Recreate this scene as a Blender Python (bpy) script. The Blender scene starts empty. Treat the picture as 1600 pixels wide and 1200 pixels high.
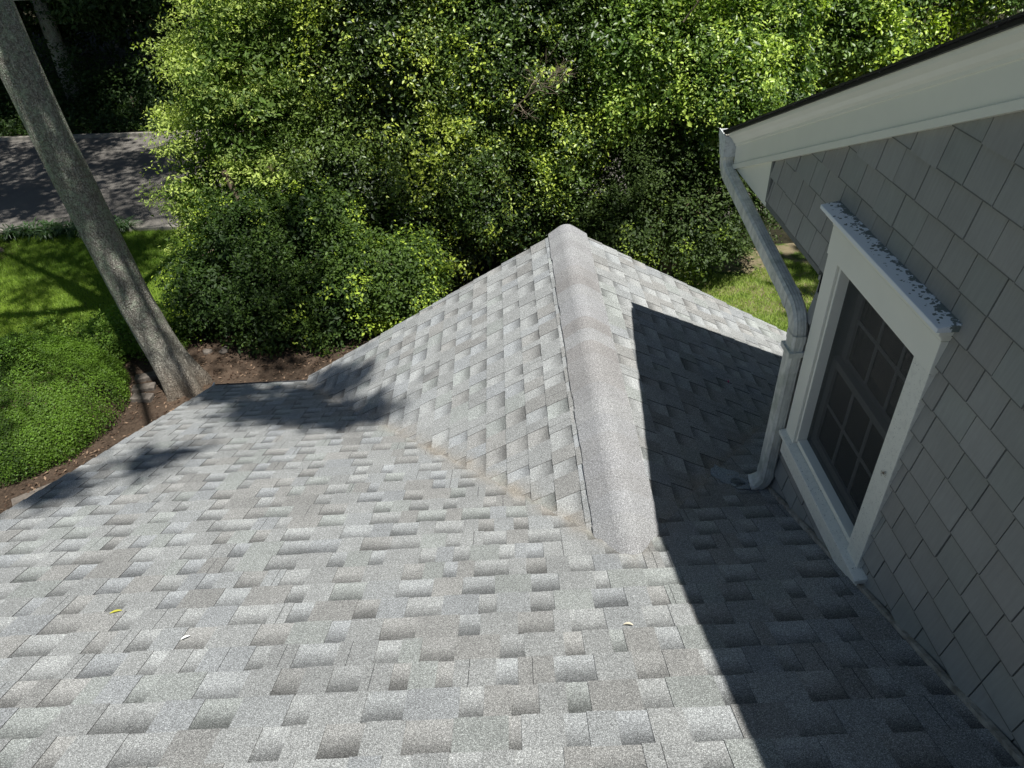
import bpy, bmesh, math, random
import numpy as np
from mathutils import Vector, Matrix
random.seed(7); RNG = np.random.default_rng(11)
scene = bpy.context.scene
COL = scene.collection

# ---------------------------------------------------------------- camera
F_PX, YAW, PITCH, ROLL = 1121.0, -0.008, 0.6383, -0.0545
CAM = Vector((-0.472, -2.0821, 2.504))
fw = Vector((math.sin(YAW)*math.cos(PITCH), math.cos(YAW)*math.cos(PITCH), -math.sin(PITCH)))
rt = fw.cross(Vector((0, 0, 1))).normalized(); up = rt.cross(fw)
r2 = rt*math.cos(ROLL) + up*math.sin(ROLL); u2 = -rt*math.sin(ROLL) + up*math.cos(ROLL)
cd = bpy.data.cameras.new('camera'); cam = bpy.data.objects.new('camera', cd); COL.objects.link(cam)
cd.sensor_width = 36; cd.lens = F_PX/1600*36; cd.clip_start = .05; cd.clip_end = 500
m = Matrix((r2, u2, -fw)).transposed().to_4x4(); m.translation = CAM; cam.matrix_world = m
scene.camera = cam
# ---------------------------------------------------------------- light
SUN = Vector((.365, -.54, 1.48)).normalized()
elev = math.asin(SUN.z); azim = math.atan2(SUN.x, SUN.y)
w = bpy.data.worlds.new('World'); scene.world = w; w.use_nodes = True
nt = w.node_tree; bg = nt.nodes['Background']
sky = nt.nodes.new('ShaderNodeTexSky'); sky.sky_type = 'NISHITA'; sky.sun_disc = False
sky.sun_elevation = elev; sky.sun_rotation = azim; sky.air_density = 1.0; sky.dust_density = 0.6
nt.links.new(sky.outputs[0], bg.inputs[0]); bg.inputs[1].default_value = .05
sl = bpy.data.lights.new('sun', 'SUN'); sl.energy = 5.0; sl.angle = math.radians(.53); sl.color = (1, .98, .945)
so = bpy.data.objects.new('sun', sl); COL.objects.link(so)
so.rotation_euler = SUN.to_track_quat('Z', 'Y').to_euler(); so.location = (5, -5, 20)
scene.view_settings.view_transform = 'Standard'; scene.view_settings.look = 'None'
scene.view_settings.exposure = 0.54; scene.view_settings.gamma = 1
scene.render.engine = 'CYCLES'

# ---------------------------------------------------------------- constants
A_, B_ = .3967, .5159
mA, mB = math.tan(A_), math.tan(B_)
cA, sA, cB, sB = math.cos(A_), math.sin(A_), math.cos(B_), math.sin(B_)
EXP = .143; EAVE = 3.42; WX = .844; GZ = -4.0; RAKE = -3.345

# ---------------------------------------------------------------- helpers
class G:
    """collects faces with a colour and a uv per corner, built as ONE mesh"""
    def __init__(s): s.v = []; s.f = []; s.c = []; s.u = []
    def face(s, pts, col=(1, 1, 1), uv=None):
        i = len(s.v); s.v += [tuple(p) for p in pts]; s.f.append(tuple(range(i, i+len(pts))))
        s.c += [tuple(col)+(1,)]*len(pts); s.u += list(uv) if uv else [(0.5, 0.5)]*len(pts)
    def box(s, x0, x1, y0, y1, z0, z1, col=(1, 1, 1), M=None):
        P = [Vector((x, y, z)) for x in (x0, x1) for y in (y0, y1) for z in (z0, z1)]
        if M is not None: P = [M @ p for p in P]
        for q in ((0, 1, 3, 2), (4, 6, 7, 5), (0, 4, 5, 1), (2, 3, 7, 6), (0, 2, 6, 4), (1, 5, 7, 3)):
            s.face([P[k] for k in q], col)
    def prism(s, prof, a, b, col=(1, 1, 1)):
        """prof: list of 3-D points, swept from +a to +b (vectors)"""
        a = Vector(a); b = Vector(b); n = len(prof); P = [Vector(p) for p in prof]
        for k in range(n):
            p, q = P[k], P[(k+1) % n]; s.face([p+a, q+a, q+b, p+b], col)
        s.face([p+a for p in reversed(P)], col); s.face([p+b for p in P], col)
    def tube(s, path, radii, n=10, col=(1, 1, 1), cap=True, jit=0, rect=None):
        rings = []; N = len(path); path = [Vector(p) for p in path]
        prev = None
        for i, p in enumerate(path):
            d = (path[min(i+1, N-1)]-path[max(i-1, 0)]).normalized()
            if prev is None:
                h = Vector((0, 1, 0)) if abs(d.y) < .9 else Vector((1, 0, 0))
                if rect: h = Vector(rect)
                a = (h - d*h.dot(d)).normalized()
            else: a = (prev - d*prev.dot(d)).normalized()
            prev = a; b = d.cross(a)
            r = radii[i] if hasattr(radii, '__len__') else radii
            ring = []
            for k in range(n):
                t = 2*math.pi*k/n; rr = r*(1+(random.uniform(-jit, jit) if jit else 0))
                ring.append(p + a*math.cos(t)*rr + b*math.sin(t)*rr)
            rings.append(ring)
        i0 = len(s.v)
        for ring in rings:
            s.v += [tuple(q) for q in ring]
        for i in range(N-1):
            for k in range(n):
                f = (i0+i*n+k, i0+i*n+(k+1) % n, i0+(i+1)*n+(k+1) % n, i0+(i+1)*n+k)
                s.f.append(f); s.c += [tuple(col)+(1,)]*4; s.u += [(.5, .5)]*4
        if cap:
            for base, rev in ((i0, True), (i0+(N-1)*n, False)):
                f = tuple(range(base, base+n)); s.f.append(f[::-1] if rev else f)
                s.c += [tuple(col)+(1,)]*n; s.u += [(.5, .5)]*n
    def build(s, name, mat, parent=None, smooth=False, bevel=0):
        me = bpy.data.meshes.new(name); me.from_pydata(s.v, [], s.f)
        ca = me.color_attributes.new('tint', 'FLOAT_COLOR', 'CORNER')
        ca.data.foreach_set('color', np.array(s.c, dtype=np.float32).ravel())
        uv = me.uv_layers.new(name='UVMap'); uv.data.foreach_set('uv', np.array(s.u, dtype=np.float32).ravel())
        me.materials.append(mat)
        if smooth: me.polygons.foreach_set('use_smooth', [True]*len(me.polygons))
        me.update()
        o = bpy.data.objects.new(name, me); COL.objects.link(o)
        if parent: attach(o, parent)
        if bevel:
            bm = bmesh.new(); bm.from_mesh(me); bmesh.ops.remove_doubles(bm, verts=bm.verts, dist=1e-5); bm.to_mesh(me); bm.free()
            md = o.modifiers.new('bevel', 'BEVEL'); md.width = bevel; md.segments = 2; md.limit_method = 'ANGLE'
        return o
def attach(o, parent):
    o.parent = parent
    bpy.context.view_layer.update()
    o.matrix_parent_inverse = parent.matrix_world.inverted()
def empty(name, loc, label, cat, group=None):
    o = bpy.data.objects.new(name, None); COL.objects.link(o); o.location = loc; o.empty_display_size = .2
    return tag(o, label, cat, group)
def tag(o, label=None, cat=None, group=None, kind=None):
    if label: o['label'] = label
    if cat: o['category'] = cat
    if group: o['group'] = group
    if kind: o['kind'] = kind
    return o

# ---------------------------------------------------------------- materials
class Mat:
    def __init__(s, name, rough=.7, spec=.5):
        s.m = bpy.data.materials.new(name); s.m.use_nodes = True; s.t = s.m.node_tree
        s.b = s.t.nodes['Principled BSDF']; s.b.inputs['Roughness'].default_value = rough
        s.b.inputs['Specular IOR Level'].default_value = spec; s.co = None
    def n(s, typ, **kw):
        x = s.t.nodes.new(typ)
        for k, v in kw.items(): setattr(x, k, v)
        return x
    def l(s, a, b): s.t.links.new(a, b)
    def coord(s):
        if not s.co: s.co = s.n('ShaderNodeTexCoord').outputs['Object']
        return s.co
    def noise(s, scale, detail=4, rough=.6, vec=None, stretch=None):
        x = s.n('ShaderNodeTexNoise'); x.inputs['Scale'].default_value = scale
        x.inputs['Detail'].default_value = detail; x.inputs['Roughness'].default_value = rough
        v = vec or s.coord()
        if stretch:
            mp = s.n('ShaderNodeMapping'); mp.inputs['Scale'].default_value = stretch; s.l(v, mp.inputs[0]); v = mp.outputs[0]
        s.l(v, x.inputs['Vector']); return x.outputs['Fac']
    def ramp(s, fac, stops, const=False):
        r = s.n('ShaderNodeValToRGB'); cr = r.color_ramp
        if const: cr.interpolation = 'CONSTANT'
        while len(cr.elements) < len(stops): cr.elements.new(.5)
        for e, (p, c) in zip(cr.elements, stops):
            e.position = p; e.color = (c, c, c, 1) if not hasattr(c, '__len__') else tuple(c)+(1,)
        s.l(fac, r.inputs[0]); return r.outputs[0]
    def mix(s, fac, a, b, typ='MIX'):
        x = s.n('ShaderNodeMix', data_type='RGBA', blend_type=typ)
        for i, v in ((0, fac), (6, a), (7, b)):
            if isinstance(v, (int, float)): x.inputs[i].default_value = v
            elif isinstance(v, tuple): x.inputs[i].default_value = v+(1,)
            else: s.l(v, x.inputs[i])
        return x.outputs[2]
    def math(s, op, a, b=0, c=None):
        x = s.n('ShaderNodeMath', operation=op)
        for i, v in enumerate((a, b) if c is None else (a, b, c)):
            if isinstance(v, (int, float)): x.inputs[i].default_value = v
            else: s.l(v, x.inputs[i])
        return x.outputs[0]
    def tint(s): return s.n('ShaderNodeVertexColor', layer_name='tint').outputs[0]
    def base(s, c):
        if isinstance(c, tuple): s.b.inputs['Base Color'].default_value = c+(1,)
        else: s.l(c, s.b.inputs['Base Color'])
    def bump(s, h, strength=.3, dist=.01):
        x = s.n('ShaderNodeBump'); x.inputs['Strength'].default_value = strength; x.inputs['Distance'].default_value = dist
        s.l(h, x.inputs['Height']); s.l(x.outputs[0], s.b.inputs['Normal'])

def shingle_mat(name, kind):
    M = Mat(name, .9, .25)
    tint = M.tint()
    uv = M.n('ShaderNodeUVMap', uv_map='UVMap').outputs[0]
    sep = M.n('ShaderNodeSeparateXYZ'); M.l(uv, sep.inputs[0])
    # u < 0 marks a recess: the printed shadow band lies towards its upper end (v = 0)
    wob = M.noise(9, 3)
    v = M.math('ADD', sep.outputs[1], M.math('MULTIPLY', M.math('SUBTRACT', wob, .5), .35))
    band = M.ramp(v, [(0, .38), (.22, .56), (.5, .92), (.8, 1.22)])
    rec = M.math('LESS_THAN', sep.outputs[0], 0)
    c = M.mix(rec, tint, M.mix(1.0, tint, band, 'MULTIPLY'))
    gran = M.ramp(M.noise(330, 2, .8), [(.3, .28), (.46, .76), (.56, 1.15), (.66, 2.3)])
    gran2 = M.ramp(M.noise(130, 2, .7), [(.3, .72), (.7, 1.25)])
    c = M.mix(1.0, c, gran, 'MULTIPLY'); c = M.mix(1.0, c, gran2, 'MULTIPLY')
    blot = M.ramp(M.noise(2.3, 4), [(.3, .88), (.7, 1.1)])
    c = M.mix(1.0, c, blot, 'MULTIPLY')
    # tan dirt and pollen washed into the two valleys
    s3 = M.n('ShaderNodeSeparateXYZ'); M.l(M.coord(), s3.inputs[0])
    d = M.math('SUBTRACT', M.math('MULTIPLY', s3.outputs[1], mA), M.math('MULTIPLY', M.math('ABSOLUTE', s3.outputs[0]), mB))
    d = M.math('ABSOLUTE', d)
    d = M.math('ADD', d, M.math('MULTIPLY', M.math('SUBTRACT', M.noise(7, 4), .5), .09))
    st = M.ramp(d, [(0.0, .62), (.012, .5), (.04, .16), (.075, 0.0)])
    if kind != 'cap': c = M.mix(M.math('MULTIPLY', st, M.ramp(M.noise(3, 3), [(.35, .15), (.62, .85)])), c, M.mix(1.0, gran, (.30, .245, .175), 'MULTIPLY'))
    M.base(c); M.bump(M.noise(420, 2, .8), .55, .004)
    return M.m
MAIN_SH = shingle_mat('roof_shingle', 'main'); CAP_SH = shingle_mat('cap_shingle', 'cap')

def paint(name, col, dirt=.0, rough=.45, speck=0, dirtcol=(.08, .085, .07)):
    M = Mat(name, rough, .4)
    c = M.mix(M.ramp(M.noise(6, 5), [(.3, 0.0), (.75, .35)]), col, tuple(x*.86 for x in col))
    if dirt: c = M.mix(M.ramp(M.noise(38, 6, .7), [(.5, 0.0), (.62, dirt)]), c, dirtcol)
    if speck: c = M.mix(M.ramp(M.noise(150, 2, .6), [(.66, 0.0), (.70, speck)]), c, (.05, .05, .04))
    M.base(c); M.bump(M.noise(60, 3), .06, .003); return M.m
WHITE = paint('white_trim', (.86, .85, .74), .0, .4)
WHITE_SPECK = paint('white_trim_specked', (.84, .83, .73), .12, .45, .8)
WHITE_LICHEN = None
def lichen():
    M = Mat('peeling_white', .5, .4)
    s3 = M.n('ShaderNodeSeparateXYZ'); M.l(M.coord(), s3.inputs[0])
    edge = M.ramp(M.math('ADD', s3.outputs[0], 0), [(0, 0), (1, 1)])
    # worn and lichened most along the back edge (x = WX) of the cap
    k = M.math('MULTIPLY', M.math('SUBTRACT', s3.outputs[0], WX-.074), 8.5)
    v = M.n('ShaderNodeTexVoronoi'); v.inputs['Scale'].default_value = 42; M.l(M.coord(), v.inputs['Vector'])
    vd = M.math('SUBTRACT', .5, v.outputs['Distance'])
    f = M.math('ADD', M.math('ADD', k, M.math('MULTIPLY', M.math('SUBTRACT', M.noise(30, 5, .7), .5), 1.7)), M.math('MULTIPLY', vd, .35))
    v2 = M.n('ShaderNodeTexVoronoi'); v2.inputs['Scale'].default_value = 55; M.l(M.mix(.02, M.coord(), M.n('ShaderNodeTexNoise').outputs['Color']), v2.inputs['Vector'])
    spots = M.math('MULTIPLY', M.math('LESS_THAN', v2.outputs['Distance'], .33), M.math('GREATER_THAN', M.math('ADD', k, M.noise(26, 3)), .62))
    f = M.math('MAXIMUM', M.ramp(f, [(.36, 0.0), (.42, 1.0)]), spots)
    c = M.mix(f, (.80, .83, .84), M.mix(M.noise(120, 3), (.10, .125, .11), (.24, .27, .25)))
    M.base(c); M.bump(f, .3, .002); return M.m
WHITE_LICHEN = lichen()
SIDING = Mat('grey_siding', .6, .35)
_c = SIDING.mix(1.0, SIDING.tint(), SIDING.ramp(SIDING.noise(5, 4), [(.3, .92), (.7, 1.06)]), 'MULTIPLY')
_c = SIDING.mix(1.0, _c, SIDING.ramp(SIDING.noise(25, 5, .7, stretch=(1, 4, .35)), [(.35, .94), (.65, 1.05)]), 'MULTIPLY')
SIDING.base(_c); SIDING.bump(SIDING.noise(40, 4, .6, stretch=(1, 5, .3)), .12, .003); SIDING = SIDING.m
GAP = Mat('dark_backing', .9, .1); GAP.base((.012, .014, .014)); GAP = GAP.m
METAL = Mat('weathered_aluminium', .42, .5)
_g = METAL.ramp(METAL.noise(30, 6, .7, stretch=(1, 1, .25)), [(.35, (.50, .50, .45)), (.6, (.74, .74, .66))])
_g = METAL.mix(METAL.ramp(METAL.noise(9, 4), [(.5, 0.0), (.64, .6)]), _g, (.34, .38, .30))
METAL.base(_g); METAL.bump(METAL.noise(70, 3), .08, .003); METAL = METAL.m
METAL_W = paint('white_aluminium', (.72, .75, .74), .3, .4)
BLACKM = Mat('black_metal', .5, .4); BLACKM.base((.015, .015, .016)); BLACKM = BLACKM.m
FLASH = Mat('flashing', .5, .4); FLASH.base(FLASH.ramp(FLASH.noise(30, 4), [(.35, (.24, .22, .18)), (.65, (.48, .45, .38))])); FLASH = FLASH.m
def mulchy(name, a, b, sc):
    M = Mat(name, .95, .15)
    c = M.mix(M.ramp(M.noise(sc, 6, .75), [(.38, 0), (.62, 1)]), a, b)
    c = M.mix(M.ramp(M.noise(1.1, 3), [(.4, 0.0), (.65, .7)]), c, tuple(x*1.5 for x in b))
    M.base(c); M.bump(M.noise(sc, 6, .8), .9, .03); return M.m
MULCH = mulchy('bark_mulch', (.022, .016, .011), (.085, .060, .042), 28)
SOIL = mulchy('woodland_floor', (.014, .014, .008), (.035, .032, .018), 9)

def lawn_mat(dry=False):
    M = Mat('lawn', .85, .2)
    c = M.mix(M.ramp(M.noise(14, 6, .7), [(.35, 0), (.65, 1)]), (.055, .10, .016), (.13, .19, .035))
    c = M.mix(M.ramp(M.noise(1.3, 4), [(.45, 0.0), (.7, .6)]), c, (.15, .19, .05))
    if dry: c = M.mix(M.ramp(M.noise(2.2, 5), [(.45, 0.0), (.56, .9)]), c, (.30, .24, .15))
    M.base(c); M.bump(M.noise(60, 4, .8), 1, .04); return M.m
LAWN = lawn_mat(); LAWN_DRY = lawn_mat(True)
def asphalt():
    M = Mat('asphalt', .9, .25)
    c = M.mix(M.ramp(M.noise(140, 3, .8), [(.35, 0), (.65, 1)]), (.10, .092, .082), (.20, .185, .162))
    c = M.mix(1.0, c, M.ramp(M.noise(.7, 5), [(.3, .8), (.7, 1.12)]), 'MULTIPLY')
    v = M.n('ShaderNodeTexVoronoi', feature='DISTANCE_TO_EDGE'); v.inputs['Scale'].default_value = .45
    wv = M.mix(.12, M.coord(), M.n('ShaderNodeTexNoise').outputs['Color']); M.l(wv, v.inputs['Vector'])
    c = M.mix(M.ramp(v.outputs['Distance'], [(0, .25), (.004, 0.0)]), c, (.05, .05, .05))
    M.base(c); M.bump(M.noise(160, 3, .8), .4, .006); return M.m
ASPH = asphalt()
CONC = Mat('concrete', .9, .2); CONC.base(CONC.ramp(CONC.noise(20, 6, .7), [(.3, (.15, .14, .12)), (.7, (.30, .28, .24))])); CONC.bump(CONC.noise(60, 3), .3, .004); CONC = CONC.m
STONE = Mat('stone', .9, .2); STONE.base(STONE.ramp(STONE.noise(14, 6, .7), [(.3, (.07, .06, .05)), (.7, (.19, .165, .14))])); STONE.bump(STONE.noise(30, 4), .5, .01); STONE = STONE.m

def bark():
    M = Mat('bark', .95, .15)
    v = M.n('ShaderNodeTexVoronoi', feature='DISTANCE_TO_EDGE'); v.inputs['Scale'].default_value = 34
    mp = M.n('ShaderNodeMapping'); mp.inputs['Scale'].default_value = (1, 1, .22)
    nz = M.n('ShaderNodeTexNoise'); nz.inputs['Scale'].default_value = 7; nz.inputs['Detail'].default_value = 5; M.l(M.coord(), nz.inputs['Vector'])
    M.l(M.mix(.10, M.coord(), nz.outputs['Color']), mp.inputs[0]); M.l(mp.outputs[0], v.inputs['Vector'])
    crack = M.ramp(v.outputs['Distance'], [(0, 0), (.25, 1)])
    fine = M.noise(55, 6, .8, stretch=(1, 1, .35))
    h = M.math('ADD', M.math('MULTIPLY', crack, .28), M.math('ADD', M.math('MULTIPLY', fine, .8), M.math('MULTIPLY', M.noise(11, 5, .7, stretch=(1, 1, .3)), .35)))
    c = M.mix(M.ramp(h, [(.45, 0), (1.2, 1)]), (.19, .17, .145), (.56, .54, .46))
    s3 = M.n('ShaderNodeSeparateXYZ'); M.l(M.coord(), s3.inputs[0])
    # lichen covers the trunk from about a metre above its foot
    hgt = M.ramp(M.math('MULTIPLY', M.math('ADD', s3.outputs[2], 3.9), .3), [(.12, 0), (.5, 1)])
    li = M.ramp(M.noise(9, 7, .75), [(.47, 0), (.56, 1)])
    c = M.mix(M.math('MULTIPLY', M.math('MULTIPLY', li, hgt), .75), c, M.mix(M.noise(45, 4), (.30, .36, .25), (.56, .61, .48)))
    foot = M.ramp(M.math('ADD', M.math('ADD', s3.outputs[2], 3.9), M.math('MULTIPLY', M.noise(5, 3), .5)), [(.25, .75), (.85, 0.0)])
    c = M.mix(foot, c, M.mix(M.noise(20, 4), (.09, .065, .045), (.20, .15, .105)))
    vs = M.n('ShaderNodeTexVoronoi'); vs.inputs['Scale'].default_value = 75; M.l(M.mix(.03, M.coord(), nz.outputs['Color']), vs.inputs['Vector'])
    c = M.mix(1.0, c, M.ramp(vs.outputs['Color'], [(.1, .62), (.5, .95), (.85, 1.35)]), 'MULTIPLY')
    c = M.mix(1.0, c, M.ramp(M.noise(160, 3, .8), [(.35, .6), (.65, 1.35)]), 'MULTIPLY')
    M.base(c); M.bump(M.math('ADD', h, M.math('MULTIPLY', vs.outputs['Distance'], .5)), 1.0, .035); return M.m
BARK = bark()
TWIG = Mat('twig_bark', .9, .2); TWIG.base(TWIG.ramp(TWIG.noise(12, 5), [(.3, (.09, .065, .045)), (.7, (.22, .17, .12))])); TWIG = TWIG.m
DEADTWIG = Mat('dead_twig', .9, .2); DEADTWIG.base(DEADTWIG.ramp(DEADTWIG.noise(12, 5), [(.3, (.20, .15, .10)), (.7, (.42, .34, .26))])); DEADTWIG = DEADTWIG.m

def leaf_mat(name, rough=.4, spec=.5, trans=.35):
    M = Mat(name, rough, spec)
    c = M.tint(); M.base(c)
    tr = M.n('ShaderNodeBsdfTranslucent'); M.l(M.mix(1.0, c, (1.35, 1.5, .5), 'MULTIPLY'), tr.inputs[0])
    mx = M.n('ShaderNodeMixShader'); mx.inputs[0].default_value = trans
    M.l(M.b.outputs[0], mx.inputs[1]); M.l(tr.outputs[0], mx.inputs[2])
    M.l(mx.outputs[0], M.t.nodes['Material Output'].inputs[0]); return M.m
LEAF_GLOSS = leaf_mat('glossy_leaf', .40, .5, .32)
LEAF = leaf_mat('soft_leaf', .55, .35, .38)
GRASSM = leaf_mat('grass_blade', .6, .3, .4)

# ---------------------------------------------------------------- leaves
def unit(a): return a/np.maximum(np.linalg.norm(a, axis=-1, keepdims=True), 1e-9)
def leaf_mesh(name, P, N, size, cols, mat, parent=None, aspect=.5, fold=.25):
    """P leaf bases, N leaf normals: folded four-corner leaves"""
    n = len(P); N = unit(N)
    T = unit(np.cross(N, RNG.normal(size=(n, 3)))); B = np.cross(N, T)
    s = (size*RNG.uniform(.6, 1.35, n))[:, None]
    v = np.empty((n, 4, 3), np.float32)
    v[:, 0] = P; v[:, 1] = P+T*s*.5+B*s*aspect*.5+N*s*fold*.35
    v[:, 2] = P+T*s; v[:, 3] = P+T*s*.5-B*s*aspect*.5+N*s*fold*.35
    me = bpy.data.meshes.new(name); me.vertices.add(n*4); me.vertices.foreach_set('co', v.ravel())
    i = np.arange(n)*4
    tri = np.stack([i, i+1, i+2, i, i+2, i+3], 1).astype(np.int32).ravel()
    me.loops.add(n*6); me.loops.foreach_set('vertex_index', tri)
    me.polygons.add(n*2); me.polygons.foreach_set('loop_start', np.arange(n*2, dtype=np.int32)*3)
    me.update(calc_edges=True)
    ca = me.color_attributes.new('tint', 'FLOAT_COLOR', 'POINT')
    c4 = np.ones((n, 4, 4), np.float32); c4[:, :, :3] = cols[:, None, :]; ca.data.foreach_set('color', c4.ravel())
    me.materials.append(mat)
    o = bpy.data.objects.new(name, me); COL.objects.link(o)
    if parent: attach(o, parent)
    return o
def lump(P, f, seed):
    r = np.random.default_rng(seed); o = np.zeros(len(P))
    for k in range(7):
        d = unit(r.normal(size=3)); o += np.sin(P@d*f*r.uniform(.6, 1.7)+r.uniform(0, 6.28))
    return o/7
def clusters(lobes, dens, seed, inner=.25, up=.25):
    """tips on lumpy ellipsoid shells; returns points and outward normals"""
    r = np.random.default_rng(seed); PP = []; NN = []
    for (c, rad) in lobes:
        c = np.array(c); rad = np.array(rad)
        n = int(dens*4*math.pi*((rad[0]*rad[1]+rad[1]*rad[2]+rad[0]*rad[2])/3))
        d = unit(r.normal(size=(n, 3))); rr = 1-np.abs(r.normal(size=n))*inner
        rr = np.clip(rr, .15, 1)
        p = c+d*rad*rr[:, None]; p = p+d*lump(p, 3.2, seed+1)[:, None]*.55+d*lump(p, 9, seed+2)[:, None]*.18
        nn = unit(d/rad); ok = np.ones(n, bool)
        for (c2, r2_) in lobes:
            if c2 is not c and not np.allclose(c2, c):
                ok &= (((p-np.array(c2))/np.array(r2_))**2).sum(1) > .62
        ok &= p[:, 2] > GZ+.03
        PP.append(p[ok]); NN.append(nn[ok])
    P = np.concatenate(PP); N = unit(np.concatenate(NN)+[0, 0, up]); return P, N
def palette(a, b, t): a = np.array(a); b = np.array(b); t = np.clip(t, 0, 1)[:, None]; return a*(1-t)+b*t
def crown(name, lobes, dens, per, crad, size, ca, cb, seed, mat, parent, inner=.22, aspect=.5, tipcol=None, tipfrac=.15, flat=1., thin=None, backthin=False):
    r = np.random.default_rng(seed+50)
    P, N = clusters(lobes, dens, seed, inner)
    g = lump(P, 2.2, seed+9)
    keep = r.random(len(P)) < np.clip(.85+g*1.3, .2, 1)
    if backthin: keep &= (r.random(len(P)) < np.where(N[:, 1] > .45, .3, 1))
    if thin is not None: keep &= thin(P, r)
    P, N, g = P[keep], N[keep], g[keep]
    ct = r.random(len(P))*.6+.2+lump(P, 1.3, seed+4)*.7
    tip = r.random(len(P)) < np.clip(tipfrac*(1+3*lump(P, 1.8, seed+6)), 0, 1)
    n = len(P)*per; idx = np.repeat(np.arange(len(P)), per)
    off = r.normal(size=(n, 3)); off[:, 2] *= flat
    L = P[idx]+off*crad+N[idx]*crad*.3
    csz = r.uniform(.7, 1.35, len(P)); size = size*csz[idx]
    nrm = unit(N[idx]*.55+[0, 0, .55]+r.normal(size=(n, 3))*.55)
    c = palette(ca, cb, ct[idx]+r.normal(size=n)*.22)*r.uniform(.75, 1.25, n)[:, None]
    if tipcol is not None: c = np.where(tip[idx][:, None], np.array(tipcol)*r.uniform(.8, 1.2, n)[:, None], c)
    print(name, n)
    return leaf_mesh(name, L, nrm, size, c, mat, parent, aspect), P
def branches(name, root, tips, parent, r0=.06, mat=None, seed=0, mid=.45):
    g = G(); rr = random.Random(seed)
    for t in tips:
        root_ = Vector(root); t = Vector(t); k = root_.lerp(t, mid)+Vector((rr.uniform(-.2, .2), rr.uniform(-.2, .2), rr.uniform(.0, .35)))
        pts = []
        for i in range(9):
            s = i/8; pts.append(root_.lerp(k, s).lerp(k.lerp(t, s), s)+Vector((rr.uniform(-.03, .03),)*3))
        g.tube(pts, [r0*(1-.88*i/8) for i in range(9)], 6, cap=False)
    return g.build(name, mat or TWIG, parent, smooth=True)
def twiggy(g, p, d, L, r, depth, rr):
    p = Vector(p); d = Vector(d).normalized(); pts = [p]; dd = d
    for i in range(5):
        dd = (dd+Vector((rr.uniform(-1, 1), rr.uniform(-1, 1), rr.uniform(-1, 1)))*.16).normalized()
        pts.append(pts[-1]+dd*L/5)
    g.tube(pts, [r*(1-.6*i/5) for i in range(6)], 4, cap=False)
    if depth:
        for i in (2, 3, 4, 5, 5):
            nd = (dd+Vector((rr.uniform(-1, 1), rr.uniform(-1, 1), rr.uniform(-.7, .8)))*.85).normalized()
            twiggy(g, pts[i], nd, L*rr.uniform(.45, .75), r*.5, depth-1, rr)

# ================================================================ HOUSE
house = empty('house', (0, 0, 0), 'house with weathered grey shingle roof, grey shingled gable wall and white trim', 'house')

TINTS = [tuple(.885*q*k_ for q, k_ in zip(c, (1.0, 1.008, .972))) for c in ((.300, .304, .306), (.310, .318, .325), (.290, .286, .281), (.296, .308, .302), (.313, .317, .318), (.272, .269, .265), (.302, .311, .323), (.325, .330, .332), (.303, .307, .308))]
def shingles(g, origin, eu, ev, n, u_list, v0, v1, wmin, wmax, rr, slope_len=EXP, soft=0):
    """eu: down the slope, ev: along the course. Each course a wedge; raised teeth over printed recesses."""
    O = Vector(origin); eu = Vector(eu); ev = Vector(ev); n = Vector(n)
    P = lambda u, v, h: O+eu*u+ev*v+n*h
    lo, hi, th = .0005, .0065, .0036
    for u0 in u_list:
        u1 = u0+slope_len; v = v0-rr.uniform(0, .2); tooth = rr.random() < .5
        wv = rr.uniform(-.0015, .0015)
        while v < v1:
            w_ = rr.uniform(wmin, wmax)*(1.05 if tooth else .95)
            if rr.random() < .06: w_ *= .55
            a, b = max(v, v0), min(v+w_, v1)
            if b > a:
                j = .001*rr.uniform(-1, 1)+wv; col = rr.choice(TINTS); k = rr.uniform(.93, 1.07); col = tuple(c*k for c in col)
                h = th if tooth else 0
                um = u0-.02; fl = 1 if tooth else -1; ue = u1+j; vs = rr.uniform(-.06, .18)+soft
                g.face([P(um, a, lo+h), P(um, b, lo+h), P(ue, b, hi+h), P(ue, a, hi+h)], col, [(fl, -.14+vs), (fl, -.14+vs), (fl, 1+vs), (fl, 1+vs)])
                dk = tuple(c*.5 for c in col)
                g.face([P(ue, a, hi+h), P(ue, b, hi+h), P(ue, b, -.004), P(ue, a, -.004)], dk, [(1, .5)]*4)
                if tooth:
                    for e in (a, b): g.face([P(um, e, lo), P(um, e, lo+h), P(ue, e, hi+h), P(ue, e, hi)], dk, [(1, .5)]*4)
                if rr.random() < .22 and tooth:   # butt joint between two shingles
                    e = a+(b-a)*rr.uniform(.3, .7)
                    g.face([P(um, e-.0012, lo+h+.0004), P(um, e+.0012, lo+h+.0004), P(ue, e+.0012, hi+h+.0004), P(ue, e-.0012, hi+h+.0004)], (.05, .05, .05), [(1, .5)]*4)
            v += w_; tooth = not tooth if rr.random() < .97 else tooth
rr = random.Random(3)
# main slope
g = G(); PH = .5598 % EXP
u_list = [PH+EXP*k for k in range(-34, 26) if PH+EXP*k < EAVE/cA-.03]
nA = Vector((0, sA, cA)); euA = Vector((0, cA, -sA))
u_last = u_list[-1]+EXP
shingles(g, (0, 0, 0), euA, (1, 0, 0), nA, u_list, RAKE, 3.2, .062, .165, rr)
# roof deck underneath
top = u_list[0]
roof = g.build('main_roof', MAIN_SH, house)
g = G()
g.prism([euA*top+Vector((RAKE+.02, 0, 0))-nA*.006, euA*(u_last-.02)+Vector((RAKE+.02, 0, 0))-nA*.006, euA*(u_last-.02)+Vector((RAKE+.02, 0, 0))-nA*.03, euA*top+Vector((RAKE+.02, 0, 0))-nA*.03], (0, 0, 0), (6.5, 0, 0), (.03, .03, .03))
g.build('roof_deck', GAP, roof)
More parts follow.
